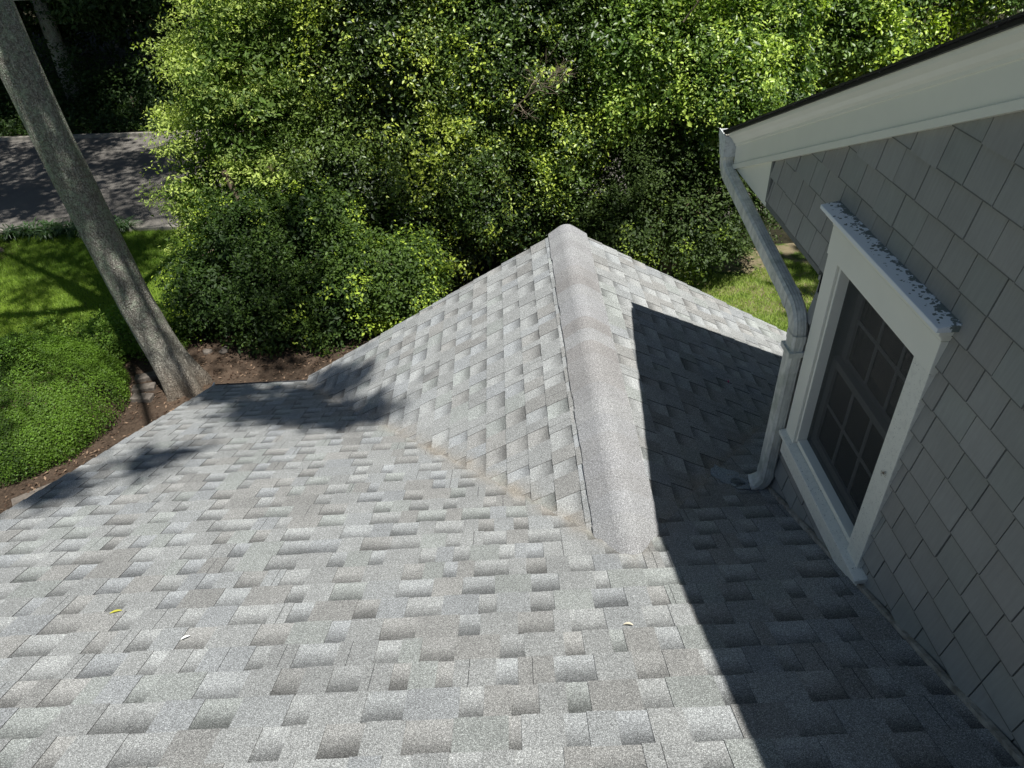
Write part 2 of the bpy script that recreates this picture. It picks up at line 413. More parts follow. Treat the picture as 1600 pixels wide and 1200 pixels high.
# eave gutter (black) with white end cap, and rake fascia on the left
g = G(); ey = EAVE+.01; ez = -mA*EAVE
g.prism([(0, ey, ez-.03), (0, ey+.045, ez-.03), (0, ey+.055, ez-.02), (0, ey+.06, ez-.06), (0, ey+.04, ez-.12), (0, ey, ez-.12)], (RAKE+.0, 0, 0), (-2.3, 0, 0))
gut = g.build('gutter', BLACKM, house); tag(gut, label='black gutter along the lower roof edge')
g = G(); g.box(RAKE-.012, RAKE-.002, ey-.03, ey+.06, ez-.13, ez-.004); g.build('end_cap', METAL_W, gut)
g = G(); g.box(RAKE+.03, RAKE+.055, -5*1, EAVE, 0, 0) if False else None
g.prism([euA*top+Vector((RAKE+.025, 0, -.012)), euA*(u_last-.03)+Vector((RAKE+.025, 0, -.012)), euA*(u_last-.03)+Vector((RAKE+.025, 0, -.19)), euA*top+Vector((RAKE+.025, 0, -.19))], (0, 0, 0), (.025, 0, 0), (.5, .5, .5))
g.build('rake_board', WHITE, house)
# lower house walls (below the eaves, seen from other viewpoints)
def siding_wall(g, O, eh, out, y0, y1, z0, z1, rr, exp=.1285, inside=None, wr=(.122, .170)):
    """shingled wall: eh along the wall, out = outward normal; inside(h, z) keeps a point"""
    O = Vector(O); eh = Vector(eh); out = Vector(out)
    P = lambda h, z, d: O+eh*h+Vector((0, 0, z))+out*d
    k = 0; z = z0
    while z < z1:
        kc = rr.uniform(.97, 1.03)
        h = y0-rr.uniform(0, .15); zt = min(z+exp, z1+.0)
        while h < y1:
            w_ = rr.uniform(*wr); a = max(h+.0024, y0); b = min(h+w_-.0024, y1)
            if b > a+.008:
                c = rr.choice([(.306, .305, .280), (.300, .298, .274), (.312, .310, .286), (.297, .303, .277), (.307, .300, .275)])
                kk = rr.uniform(.94, 1.06)*kc; c = tuple(x*kk for x in c)
                tk = rr.uniform(-.0015, .0025); lo_ = .022+tk; hi_ = .003+tk*.4; dz = rr.uniform(-.0015, .0015)
                poly = [(a, z+dz), (b, z+dz), (b, zt+.01), (a, zt+.01)]
                if inside: poly = inside(poly)
                if poly and len(poly) > 2:
                    dd = lambda zz: lo_+(hi_-lo_)*(zz-z)/exp
                    F = [P(p[0], p[1], dd(p[1])) for p in poly]; Bk = [P(p[0], p[1], -.002) for p in poly]
                    g.face(F, c); m_ = len(F)
                    if not inside or len(poly) == 4:                     # dark strip painted along the lower edge as the lap's shadow line
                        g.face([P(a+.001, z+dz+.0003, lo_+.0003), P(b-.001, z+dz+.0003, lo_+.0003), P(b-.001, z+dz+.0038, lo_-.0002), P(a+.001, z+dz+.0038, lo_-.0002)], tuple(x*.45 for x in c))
                    for q in range(m_): g.face([Bk[q], Bk[(q+1) % m_], F[(q+1) % m_], F[q]], c)
            h += w_
        z += exp; k += 1
rs = random.Random(5)
def clip_main(poly):
    return poly
def make_clip(fn):
    """clip polygon where fn(h,z) >= 0 (linear)"""
    def f(poly):
        out = []
        for i in range(len(poly)):
            p, q = poly[i], poly[(i+1) % len(poly)]; a, b = fn(*p), fn(*q)
            if a >= 0: out.append(p)
            if (a >= 0) != (b >= 0):
                t = a/(a-b); out.append((p[0]+(q[0]-p[0])*t, p[1]+(q[1]-p[1])*t))
        return out
    return f
for nm, O, eh, out, a, b, ztop in (('front_wall', (0, EAVE-.35, 0), (1, 0, 0), (0, 1, 0), RAKE+.35, 3.1, lambda h, z: -mA*(EAVE-.35)-.03-z),
                                   ('side_wall', (RAKE+.30, 0, 0), (0, 1, 0), (-1, 0, 0), -5.0, EAVE-.35, lambda h, z: -mA*h-.03-z)):
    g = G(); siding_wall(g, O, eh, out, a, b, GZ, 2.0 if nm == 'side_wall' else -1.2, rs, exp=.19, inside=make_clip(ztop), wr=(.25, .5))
    O_ = Vector(O)-Vector(out)*.004; P4 = [O_+Vector(eh)*h+Vector((0, 0, z)) for h, z in make_clip(ztop)([(a, GZ), (b, GZ), (b, 2.2), (a, 2.2)])]
    g.face(P4, (.02, .02, .02)); g.build(nm, SIDING, house)

# cross gable: left and right slopes
gab = None
for sgn in (-1, 1):
    g = G(); eu = Vector((sgn*cB, 0, -sB)); n = Vector((sgn*sB, 0, cB)); pg = .1984
    u_l = [pg+EXP*k for k in range(-1, 18 if sgn < 0 else 17)]
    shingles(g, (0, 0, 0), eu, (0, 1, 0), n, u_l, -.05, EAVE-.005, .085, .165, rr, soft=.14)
    gab = g.build('gable_roof', MAIN_SH, house)
    g = G(); a_, b_ = eu*.0-n*.006, eu*(u_l[-1]+EXP-.02)-n*.006
    g.prism([a_, b_, b_-n*.03, a_-n*.03], (0, .1, 0), (0, EAVE-.03, 0)); g.build('roof_deck', GAP, gab)
    g = G(); a_, b_ = eu*.02-n*.012, eu*(u_l[-1]+EXP-.02)-n*.012; dn = Vector((0, 0, -.17))
    g.prism([a_, b_, b_+dn, a_+dn], (0, EAVE-.035, 0), (0, EAVE-.012, 0)); g.build('rake_board', WHITE, gab)
# gable wall below the front rake
g = G(); gy = EAVE-.3
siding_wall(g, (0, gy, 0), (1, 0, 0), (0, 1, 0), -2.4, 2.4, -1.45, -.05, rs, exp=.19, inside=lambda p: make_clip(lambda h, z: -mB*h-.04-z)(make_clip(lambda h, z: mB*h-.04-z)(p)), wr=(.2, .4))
g.face([(-2.4, gy-.004, -1.42), (2.4, gy-.004, -1.42), (0, gy-.004, -.06)], (.02, .02, .02)); g.build('gable_wall', SIDING, house)

# ridge caps
g = G(); rc = random.Random(12); y = 3.44; first = True
ys = []
while y > -.02: ys.append(y); y -= .146
for i, y1 in enumerate(ys):            # laid from the gable end back to the main roof: nearer caps lap over the farther ones
    y0 = y1-.34; hA = .0075; hB = .0125; prof = []
    wl = .150+rc.uniform(-.004, .004); wr_ = .170+rc.uniform(-.006, .006)
    N = 16
    col = rc.choice([(.238, .230, .222), (.272, .274, .274), (.250, .245, .238), (.280, .281, .277), (.258, .257, .254), (.262, .262, .262)])
    def pt(s, hh):
        wdt = wl if s < 0 else wr_; x = s*wdt; R = .055
        ax = abs(x); zR = .007-mB*R/2
        z = zR-(zR+mB*wdt-.010)*(ax-R)/(wdt-R) if ax > R else .007-mB*ax*ax/(2*R)
        return Vector((x, 0, z+hh))
    ss = [-1+2*k/N for k in range(N+1)]
    ya = y1-.146-.02; yb = y1+rc.uniform(-.004, .004)
    for k in range(N):
        p, q = pt(ss[k], 0), pt(ss[k+1], 0)
        # butt faces +y (down the row); the nearer (-y) end slides under the next cap
        P0 = p+Vector((0, ya, hA)); P1 = q+Vector((0, ya, hA)); P2 = q+Vector((0, yb, hB)); P3 = p+Vector((0, yb, hB))
        g.face([P0, P1, P2, P3], col, [(1, .5)]*4)
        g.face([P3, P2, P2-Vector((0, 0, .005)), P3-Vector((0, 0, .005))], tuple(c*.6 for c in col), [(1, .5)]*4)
    for s in (-1, 1):
        p = pt(s, 0); a = p+Vector((0, ya, hA)); b = p+Vector((0, yb, hB))
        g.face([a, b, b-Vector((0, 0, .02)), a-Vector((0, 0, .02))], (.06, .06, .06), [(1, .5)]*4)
g.build('ridge_cap', CAP_SH, house)

# ---------------------------------------------------------------- upper gable wall
zr = lambda y, z0=1.248: z0+(1.322-y)*.432        # underside of the rake board on the wall
g = G(); rs = random.Random(21)
Z0 = 1.4245-.1285*12
up_clip = make_clip(lambda h, z: zr(h)+.03-z)
main_clip = make_clip(lambda h, z: z-(-mA*h-.01))
# window hole: skip shingles inside the casing
WY0, WY1, WZ0, WZ1 = -.300, .535, .13, 1.24       # outside of the casing
def hole_split(poly):
    return poly
def wall_course(y0, y1, zlo, zhi):
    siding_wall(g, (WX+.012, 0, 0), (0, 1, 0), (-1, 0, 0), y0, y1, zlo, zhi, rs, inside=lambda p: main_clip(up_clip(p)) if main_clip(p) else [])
kz = [1.4245-.1285*k for k in range(-16, 18)]
for z in kz:
    lo_, hi_ = z, z+.1285
    if hi_ <= 1.04: ymax = .62+random.uniform(-.004, .004)
    else: ymax = 1.318
    if z < WZ1-.06 and hi_ > WZ0+.02:
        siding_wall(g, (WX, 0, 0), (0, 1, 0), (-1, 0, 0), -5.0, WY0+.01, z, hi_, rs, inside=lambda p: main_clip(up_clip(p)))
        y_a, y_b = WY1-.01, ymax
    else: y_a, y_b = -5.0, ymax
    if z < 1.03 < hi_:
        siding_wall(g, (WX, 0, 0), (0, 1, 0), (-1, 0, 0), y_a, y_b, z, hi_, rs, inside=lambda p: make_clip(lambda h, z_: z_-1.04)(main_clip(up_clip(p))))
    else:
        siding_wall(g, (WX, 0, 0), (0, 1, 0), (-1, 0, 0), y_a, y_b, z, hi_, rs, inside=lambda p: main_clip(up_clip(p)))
wall = g.build('shingled_wall', SIDING, house)
g = G(); X = WX+.003                                # dark backing around the window
for (a, b, lo_, hi_) in ((-5, WY0+.05, -1, 9), (WY1-.05, .612, -.9, 1.05), (WY0+.05, WY1-.05, -.6, WZ0+.05), (WY0+.05, WY1-.05, WZ1-.05, 9), (WY1-.05, 1.31, 1.045, 9)):
    poly = make_clip(lambda h, z: zr(h)+.05-z)([(a, lo_), (b, lo_), (b, hi_), (a, hi_)])
    if len(poly) > 2: g.face([(X, h, z) for h, z in poly])
g.build('wall_backing', GAP, wall)
# body of the upper storey behind the wall: front faces and soffit
g = G(); rs = random.Random(33)
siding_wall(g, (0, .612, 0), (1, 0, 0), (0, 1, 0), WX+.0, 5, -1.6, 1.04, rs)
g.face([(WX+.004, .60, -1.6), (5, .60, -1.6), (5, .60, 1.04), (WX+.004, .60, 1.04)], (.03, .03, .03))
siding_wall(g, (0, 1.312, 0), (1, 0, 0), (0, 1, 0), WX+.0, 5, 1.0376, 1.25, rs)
g.build('front_wall', SIDING, house)
g = G(); g.box(WX-.016, WX+.012, .60, 1.335, 1.008, 1.032, (.16, .17, .16)); g.box(WX+.012, 5, .60, 1.335, 1.008, 1.030, (.16, .17, .16))
g.box(WX-.020, WX+.008, 1.314, 1.338, 1.032, 1.262, (.16, .17, .16)); g.build('corner_trim', SIDING, wall)

# rake board with crown moulding and the boxed eave return
g = G()
def rake_prof(prof, y_hi, y_lo, gg):               # prof: (x offset outwards from WX, height above the underside line)
    P = lambda yy: [Vector((WX-o, yy, zr(yy)+h)) for o, h in prof]
    a, b = P(y_hi), P(y_lo); n_ = len(prof)
    for k in range(n_):
        gg.face([a[k], a[(k+1) % n_], b[(k+1) % n_], b[k]])
    gg.face(a); gg.face(list(reversed(b)))
rake_prof([(-.03, -.006), (.036, -.006), (.036, .022), (.028, .026), (.028, .125), (.034, .128), (.036, .140), (.046, .150), (.056, .166), (.074, .182), (.078, .196), (.078, .204), (-.03, .204)], 1.885, -5.0, g)
rb = g.build('rake_board', WHITE, house)
g = G(); zt = lambda y: zr(y)+.002
g.prism([(0, 1.33, 1.008), (0, 1.885, 1.008), (0, 1.885, zt(1.885)), (0, 1.33, zt(1.33))], (WX-.018, 0, 0), (5, 0, 0))
g.build('eave_return', WHITE, rb)
g = G(); g.box(WX+.0, 5, 1.885, 1.905, 1.02, 1.20); g.build('fascia', WHITE, rb)
# upper roof (shingled), starting a little beyond the crown
g = G(); zu = lambda y: zr(y)+.214; th_ = math.atan(.432); eu2 = Vector((0, math.cos(th_), -math.sin(th_))); n2 = Vector((0, math.sin(th_), math.cos(th_)))
rr2 = random.Random(9); y0u = 1.93; O2 = Vector((0, y0u, zu(y0u)))
shingles(g, O2-eu2*(EXP*54), eu2, (1, 0, 0), n2, [EXP*k for k in range(54)], WX-.098, 5, .10, .2, rr2)
ur = g.build('upper_roof', MAIN_SH, house)
g = G(); x0 = WX-.090
g.prism([O2-eu2*EXP*54-n2*.001+Vector((x0, 0, 0)), O2+Vector((x0, 0, 0))-n2*.001, O2+Vector((x0, 0, 0))-n2*.014, O2-eu2*EXP*54+Vector((x0, 0, 0))-n2*.014], (0, 0, 0), (4.2, 0, 0)); g.build('drip_edge', BLACKM, ur)
g = G(); 
for k in range(50):                                # small ragged edge of shingle butts
    yk = 1.88-k*.132; zz = zu(yk)
    g.box(WX-.104-random.uniform(0, .004), WX-.086, yk-.128, yk, 0, .006, (.05, .05, .05), Matrix.Translation((0, 0, 0)) @ Matrix(((1, 0, 0, 0), (0, 1, 0, 0), (0, -.432, 1, zz+.432*yk), (0, 0, 0, 1))))
g.build('shingle_edge', BLACKM, ur)

# upper gutter and downspout
g = G(); gx0 = WX-.085; gy0, gy1 = 1.905, 2.035; gzt = zu(1.93)-.02
prof = [(0, gy0, gzt), (0, gy0, gzt-.115), (0, gy1-.055, gzt-.115), (0, gy1-.03, gzt-.06), (0, gy1, gzt-.025), (0, gy1, gzt+.004), (0, gy1-.012, gzt+.004), (0, gy1-.010, gzt-.018), (0, gy1-.038, gzt-.055), (0, gy1-.06, gzt-.108), (0, gy0+.003, gzt-.108), (0, gy0+.003, gzt)]
g.prism(prof, (gx0, 0, 0), (5, 0, 0)); gut2 = g.build('gutter', METAL_W, house)
g = G(); g.prism([(0, gy0-.002, gzt+.002), (0, gy0-.002, gzt-.118), (0, gy1-.053, gzt-.118), (0, gy1-.028, gzt-.062), (0, gy1+.002, gzt-.027), (0, gy1+.003, gzt+.008)], (gx0-.004, 0, 0), (gx0, 0, 0)); g.build('end_cap', METAL_W, gut2)
g = G()
for k in range(9): g.box(gx0+.012+.012*k, gx0+.018+.012*k, gy0+.01, gy1-.02, gzt-.012, gzt-.006)
g.box(gx0+.008, gx0+.12, gy1-.05, gy1-.045, gzt-.014, gzt-.004); g.build('leaf_guard', FLASH, gut2)
def pipe(path, hw, hd, name, mat, parent, ribs=3, rnd=.012):
    """corrugated rectangular pipe, wide side hw along y-ish, depth hd along x"""
    prof = []; 
    def side(ax, bx, k):
        for i in range(k*4+1):
            t = i/(k*4); ph_ = .5-.5*math.cos(t*k*2*math.pi); yield (ax[0]+(bx[0]-ax[0])*t, ax[1]+(bx[1]-ax[1])*t, -.0014*ph_)
    r_ = rnd; c = [(-hw+r_, -hd), (hw-r_, -hd), (hw, -hd+r_), (hw, hd-r_), (hw-r_, hd), (-hw+r_, hd), (-hw, hd-r_), (-hw, -hd+r_)]
    nrm = [(0, -1), None, (1, 0), None, (0, 1), None, (-1, 0), None]; ribn = [4, 0, 3, 0, 4, 0, 3, 0]
    for q in range(8):
        a, b = c[q], c[(q+1) % 8]
        if ribn[q]:
            pts = list(side(a, b, ribn[q]))[:-1]
            for (x, y, d) in pts: prof.append((x+nrm[q][0]*d, y+nrm[q][1]*d))
        else: prof.append(a)
    P = [Vector(p) for p in path]; N = len(P); rings = []
    for i, p in enumerate(P):
        d = (P[min(i+1, N-1)]-P[max(i-1, 0)]).normalized()
        bx = Vector((1, 0, 0)); bx = (bx-d*bx.dot(d)).normalized(); by = d.cross(bx)
        if 0 < i < N-1:
            d0 = (p-P[i-1]).normalized(); ca_ = max(.6, d0.dot(d))
        else: ca_ = 1
        rings.append([p+by*(x/ca_)+bx*y_ for (x, y_) in prof])
    g = G(); n_ = len(prof); i0 = 0
    for r_ in rings: g.v += [tuple(q) for q in r_]
    for i in range(N-1):
        for k in range(n_):
            g.f.append((i*n_+k, i*n_+(k+1) % n_, (i+1)*n_+(k+1) % n_, (i+1)*n_+k)); g.c += [(1, 1, 1, 1)]*4; g.u += [(.5, .5)]*4
    return g.build(name, mat, parent, smooth=False)
dx = .795
def arc(p, q, r, n=5):                             # rounds a corner: quadratic blend
    return [Vector(p).lerp(Vector(q), i/n).lerp(Vector(q).lerp(Vector(r), i/n), i/n) for i in range(n+1)]
top_ = Vector((dx, 1.955, gzt-.10)); e1 = Vector((dx, 1.955, .985)); e2 = Vector((dx, .60, .80)); bot = Vector((dx, .60, -.19)); kick = Vector((dx-.058, .615, -.225))
a1 = arc(e1+Vector((0, 0, .07)), e1, e1.lerp(e2, .07)); a2 = arc(e2.lerp(e1, .09), e2, e2-Vector((0, 0, .11))); a3 = arc(bot+Vector((0, 0, .05)), bot, bot.lerp(kick, .7))
ds = pipe([top_]+a1+a2+a3+[kick], .043, .032, 'downspout', METAL, house)
for p_, d_ in ((a1[0], (0, 0, 1)), (a2[-1], (0, 0, 1)), (a2[0], (e1-e2).normalized()), (a3[0], (0, 0, 1))):
    d_ = Vector(d_); pipe([Vector(p_)-d_*.008, Vector(p_)+d_*.035], .0455, .0345, 'pipe_collar', METAL, ds)
g = G(); g.box(dx-.042, WX-.006, .545, .655, .62, .645); g.build('pipe_strap', METAL, ds)
# step flashing at the foot of the wall
g = G(); 
g.prism([(0, .62, -mA*.62+.002), (0, .62, -mA*.62+.024), (0, -5, mA*5+.024), (0, -5, mA*5+.002)], (WX-.034, 0, 0), (WX-.018, 0, 0))
g.build('step_flashing', FLASH, house)
# grey sealant patch under the downspout outlet
g = G(); rs2 = random.Random(4)
def on_roof(x, y, h=.0105): return Vector((x, y, max(-mA*y, -mB*abs(x))+h))
for (cx_, cy_, rad) in ((.66, .76, .10), (.70, .66, .06)):
    ring = []
    for k in range(20):
        t = 2*math.pi*k/20; r_ = rad*(1+rs2.uniform(-.18, .18)); ring.append(on_roof(cx_+math.cos(t)*r_*.75*(1+.25*math.sin(5*t)), cy_+math.sin(t)*r_*1.3))
    c_ = on_roof(cx_, cy_)
    for k in range(20): g.face([c_, ring[k], ring[(k+1) % 20]], (.30, .335, .355), [(1, .5)]*3)
g.build('sealant_patch', CAP_SH, house)

# ---------------------------------------------------------------- window
win = empty('window', (WX, .1, .7), None, None); attach(win, house)
def part(name, mat, boxes, parent=win, bev=.002):
    g = G()
    for b in boxes: g.box(*b)
    return g.build(name, mat, parent, bevel=bev)
cw = .098; xo = WX-.030; xi = WX+.012
part('window_frame', WHITE_SPECK, [(xo, xi, WY0, WY0+cw, .205, 1.14)])
part('window_frame', WHITE, [(xo, xi, WY1-cw, WY1, .205, 1.14)])
part('head_casing', WHITE, [(xo-.004, xi, WY0-.004, WY1+.004, 1.142, 1.262)])
part('inner_stop', WHITE, [(xo+.010, xi+.03, WY0+cw+.002, WY0+cw+.018, .225, 1.14), (xo+.010, xi+.03, WY1-cw-.018, WY1-cw-.002, .225, 1.14), (xo+.012, xi+.03, WY0+cw+.02, WY1-cw-.02, .217, .242)])
g = G(); y0, y1 = WY0-.045, WY1+.045              # head cap: stacked mouldings, returned at both ends
for (o, e, zA, zB) in ((.038, .006, 1.264, 1.280), (.050, .016, 1.281, 1.296), (.066, .028, 1.297, 1.318)):
    g.box(WX-o, WX+.004, WY0-e, WY1+e, zA, zB)
cap0 = g.build('head_moulding', WHITE, win, bevel=.004)
g = G(); g.prism([(WX-.086, 0, 1.319), (WX-.086, 0, 1.336), (WX+.004, 0, 1.350), (WX+.004, 0, 1.319)], (0, WY0-.042, 0), (0, WY1+.042, 0)); g.build('head_cap', WHITE_LICHEN, win, bevel=.003)
g = G(); g.prism([(WX-.058, 0, .182), (WX-.058, 0, .200), (WX+.01, 0, .214), (WX+.01, 0, .182)], (0, WY0-.055, 0), (0, WY1+.012, 0)); g.build('sill', WHITE_SPECK, win, bevel=.003)
part('apron', WHITE_SPECK, [(WX-.036, WX+.004, WY0-.04, WY1-.004, .075, .180)])
# sashes set back behind the screen
SASH = paint('sash_white', (.74, .78, .76), 0, .5)
def sash(z0, z1, x, name='sash'):
    ya, yb = WY0+cw+.02, WY1-cw-.02; s = .042; bx = [(x, x+.03, ya, ya+s, z0, z1), (x, x+.03, yb-s, yb, z0, z1), (x+.001, x+.03, ya+s, yb-s, z0, z0+s), (x+.001, x+.03, ya+s, yb-s, z1-s*.8, z1)]
    o = part(name, SASH, bx)
    w_ = (yb-ya-2*s); mm = []
    for k in (1, 2): yy = ya+s+w_*k/3; mm.append((x+.008, x+.02, yy-.008, yy+.008, z0+s, z1-s*.8))
    zz = (z0+z1)/2; mm.append((x+.0095, x+.0185, ya+s, yb-s, zz-.008, zz+.008))
    part('muntin', SASH, mm, o, 0)
    part('pane', GLASSM, [(x+.013, x+.016, ya+s, yb-s, z0+s, z1-s*.8)], o, 0)
GL = Mat('window_glass', .05, .4); GL.base((.006, .012, .018)); GLASSM = GL.m
sash(.68, 1.135, WX+.075); sash(.245, .715, WX+.040)
part('jamb', SASH, [(WX+.014, WX+.14, WY0+cw-.012, WY0+cw+.0015, .2, 1.16), (WX+.014, WX+.14, WY1-cw-.0015, WY1-cw+.012, .2, 1.16), (WX+.014, WX+.14, WY0+cw, WY1-cw, 1.142, 1.16), (WX+.014, WX+.14, WY0+cw, WY1-cw, .2, .214)], win, 0)
SC = Mat('insect_screen', .5, .3); SC.base((.028, .034, .036))
tb = SC.n('ShaderNodeBsdfTransparent'); mx = SC.n('ShaderNodeMixShader')
wv1 = SC.n('ShaderNodeTexWave', bands_direction='Y'); wv2 = SC.n('ShaderNodeTexWave', bands_direction='Z')
for q in (wv1, wv2): q.inputs['Scale'].default_value = 95; q.inputs['Distortion'].default_value = .15; SC.l(SC.coord(), q.inputs['Vector'])
ff = SC.math('MULTIPLY_ADD', SC.math('MAXIMUM', wv1.outputs['Fac'], wv2.outputs['Fac']), .20, .36)
SC.l(ff, mx.inputs[0]); SC.l(tb.outputs[0], mx.inputs[1]); SC.l(SC.b.outputs[0], mx.inputs[2]); SC.l(mx.outputs[0], SC.t.nodes['Material Output'].inputs[0])
part('insect_screen', SC.m, [(WX+.024, WX+.0245, WY0+cw+.002, WY1-cw-.002, .214, 1.141)], win, 0)

# ================================================================ GROUND
def sheet(name, pts, z, mat, kind='structure', sub=0):
    g = G(); g.face([(x, y, z) for x, y in pts]); o = g.build(name, mat); tag(o, kind=kind); return o
g = G(); n = 60; hx = lambda x, y: GZ-.004+max(0, y-22.5-.25*(x+12)*0)*.12
xs = [-70+140*i/n for i in range(n+1)]; yy_ = [-30+110*i/n for i in range(n+1)]
for i in range(n):
    for j in range(n):
        g.face([(x, y, hx(x, y)) for x, y in ((xs[i], yy_[j]), (xs[i+1], yy_[j]), (xs[i+1], yy_[j+1]), (xs[i], yy_[j+1]))])
tag(g.build('ground', SOIL), kind='structure')
# road runs left to right beyond the lawn, slightly skewed
rd = lambda x: 13.25+(x+8.4)*(-.06); rf = lambda x: 20.3+(x+11)*(-.06)
sheet('road', [(-40, rd(-40)), (40, rd(40)), (40, rf(40)), (-40, rf(-40))], GZ+.004, ASPH)
for nm, f_, s in (('near_kerb', rd, -1), ('far_kerb', rf, 1)):
    g = G(); a, b = -40, 40
    y0_, y1_ = (f_(a)-.14, f_(a)) if s < 0 else (f_(a), f_(a)+.14); d = f_(b)-f_(a)
    g.v = []; P = [(a, y0_, GZ-.05), (a, y1_, GZ-.05), (a, y1_, GZ+.09), (a, y0_, GZ+.09)]
    g.prism([(0, p[1]-f_(a), p[2]) for p in P], (a, f_(a), 0), (b, f_(b), 0)); tag(g.build('kerb', CONC), kind='structure')
g = G(); g.box(-40, 40, 0, .02, GZ+.0085, GZ+.009, M=Matrix.Rotation(0, 4, 'Z')) if False else None
sheet('lawn', [(-30, rd(-30)-.14), (-30, -20), (-6.2, -20), (-6.2, 4), (-4.5, 6), (-2.5, 9), (-2.5, rd(-2.5)-.14)], GZ+.004, LAWN)
sheet('lawn', [(1.8, 4), (16, 4), (16, 11.3), (1.8, 10.8)], GZ+.004, LAWN_DRY)
# mulch bed round the trunk and along the house
g = G(); ring = [(-9.2, 3.6), (-9.2, 5.2), (-8.2, 7.2), (-6.9, 8.1), (-5.9, 8.6), (-4.9, 9.2), (-3, 9.2), (1.7, 9.2), (1.7, 1)]
sheet('mulch_bed', ring, GZ+.010, MULCH)

# bark chips and leaf litter
n = 9000; x = RNG.uniform(-8.5, -1.5, n); y = RNG.uniform(2.5, 9.0, n)
P = np.stack([x, y, np.full(n, GZ+.012)+RNG.random(n)*.02], 1); N = unit(np.stack([RNG.normal(size=n)*.35, RNG.normal(size=n)*.35, np.ones(n)], 1))
c = palette((.05, .03, .02), (.26, .18, .12), RNG.random(n)**2.2)
LIT = Mat('litter', .9, .15); LIT.base(LIT.tint())
lo = leaf_mesh('leaf_litter', P, N, .055, c, LIT.m, None, .45); tag(lo, 'brown bark chips and dry leaves on the bed', 'leaf litter', kind='stuff')

# grass blades
def grass(name, n, x0, x1, y0, y1, label, ok, ca_=(.11, .205, .022), cb_=(.34, .46, .07)):
    x = RNG.uniform(x0, x1, n); y = RNG.uniform(y0, y1, n); k = ok(x, y); x, y = x[k], y[k]; n = len(x)
    P = np.stack([x, y, np.full(n, GZ+.004)], 1); h = RNG.uniform(.04, .085, n); lean = RNG.normal(size=(n, 2))*.035
    a = RNG.uniform(0, 6.28, n); wv = np.stack([np.cos(a), np.sin(a), a*0], 1)*.006
    v = np.empty((n, 3, 3), np.float32); v[:, 0] = P-wv; v[:, 1] = P+wv; v[:, 2] = P; v[:, 2, 0] += lean[:, 0]; v[:, 2, 1] += lean[:, 1]; v[:, 2, 2] += h
    me = bpy.data.meshes.new(name); me.vertices.add(n*3); me.vertices.foreach_set('co', v.ravel()); me.loops.add(n*3)
    me.loops.foreach_set('vertex_index', np.arange(n*3, dtype=np.int32)); me.polygons.add(n); me.polygons.foreach_set('loop_start', np.arange(n, dtype=np.int32)*3); me.update(calc_edges=True)
    t = RNG.random(n)*.6+lump(P, 2.0, 77)*.8+.3; cc = palette(ca_, cb_, t)
    ca = me.color_attributes.new('tint', 'FLOAT_COLOR', 'POINT'); c4 = np.ones((n, 3, 4), np.float32); c4[:, :, :3] = cc[:, None, :]; ca.data.foreach_set('color', c4.ravel())
    me.materials.append(GRASSM); o = bpy.data.objects.new(name, me); COL.objects.link(o); tag(o, label, 'grass', kind='stuff')
grass('grass', 170000, -13.5, -5.2, 7.6, 13.7, 'short green lawn grass between the road and the clipped shrub', lambda x, y: (y < rd(x)-.16) & ((y-8.0) > (x+7.0)*.6) & (y > 8.0+.0*x))
grass('grass', 42000, 2.6, 8, 7.5, 10.9, 'short light green grass behind the gable and downspout', lambda x, y: (y < 9.9+.25*np.sin(x*3)), (.22, .33, .06), (.44, .50, .15))

# ================================================================ TREES
# leaning trunk beside the roof: near vertical, its crown spreads above and behind the view
tree = empty('shade_tree', (-5.62, 7.0, GZ), 'tall tree with thick lichen-spotted grey trunk at the roof corner', 'tree')
g = G(); path = [(-5.60, 7.0, -4.15), (-5.61, 7.0, -3.95), (-5.66, 7.0, -3.7), (-5.74, 7, -3.3), (-5.86, 7.0, -2.5), (-5.97, 7.0, -1.3), (-6.05, 7.0, -.2), (-6.10, 7, .8), (-6.12, 7, 1.5), (-6.0, 6.9, 2.5), (-5.85, 6.7, 4), (-5.7, 6.5, 6), (-5.7, 6.4, 9)]
rad = [.37, .32, .28, .25, .238, .226, .226, .228, .228, .22, .20, .16, .1]
pp = []; ra = []
for i in range(len(path)-1):
    for k in range(8):
        t = k/8; pp.append(Vector(path[i]).lerp(Vector(path[i+1]), t)); ra.append(rad[i]*(1-t)+rad[i+1]*t)
i0 = 0; g.tube(pp, ra, 56, cap=False)
for i, v in enumerate(g.v):                        # fluted, buttressed and lumpy
    ring_i = i//56; k = i % 56; c_ = pp[ring_i]; d = Vector(v)-c_; a = 2*math.pi*k/56; hgt = c_.z+4
    fl = .26*max(0, 1-hgt/.9)*(math.sin(a*5+.7)+.4*math.sin(a*3+2)) + .018*math.sin(a*9+hgt*1.7)+.022*math.sin(a*4-hgt*2.3)+.014*math.sin(a*17+hgt*6)
    g.v[i] = tuple(c_+d*(1+fl))
g.build('trunk', BARK, tree, smooth=True)
g = G(); rb_ = random.Random(2); limbs = []
for (dx_, dy_, dz_, L) in ((1.0, -.5, .5, 4.5), (.8, -1, .55, 5), (.2, -1, .6, 4.5), (-1, -.3, .6, 5), (-.8, .8, .5, 5), (.3, 1, .6, 4.5), (-.2, .1, 1, 4)):
    d = Vector((dx_, dy_, dz_)).normalized(); s = Vector((-5.95, 6.85, rb_.uniform(2.8, 4.8))); pts = [s]
    for k in range(8):
        d = (d+Vector((rb_.uniform(-.15, .15), rb_.uniform(-.15, .15), rb_.uniform(-.08, .12)))).normalized(); pts.append(pts[-1]+d*L/8)
    g.tube(pts, [.15*(1-.85*k/8) for k in range(9)], 8, cap=False); limbs.append(pts)
g.build('branch', BARK, tree, smooth=True)
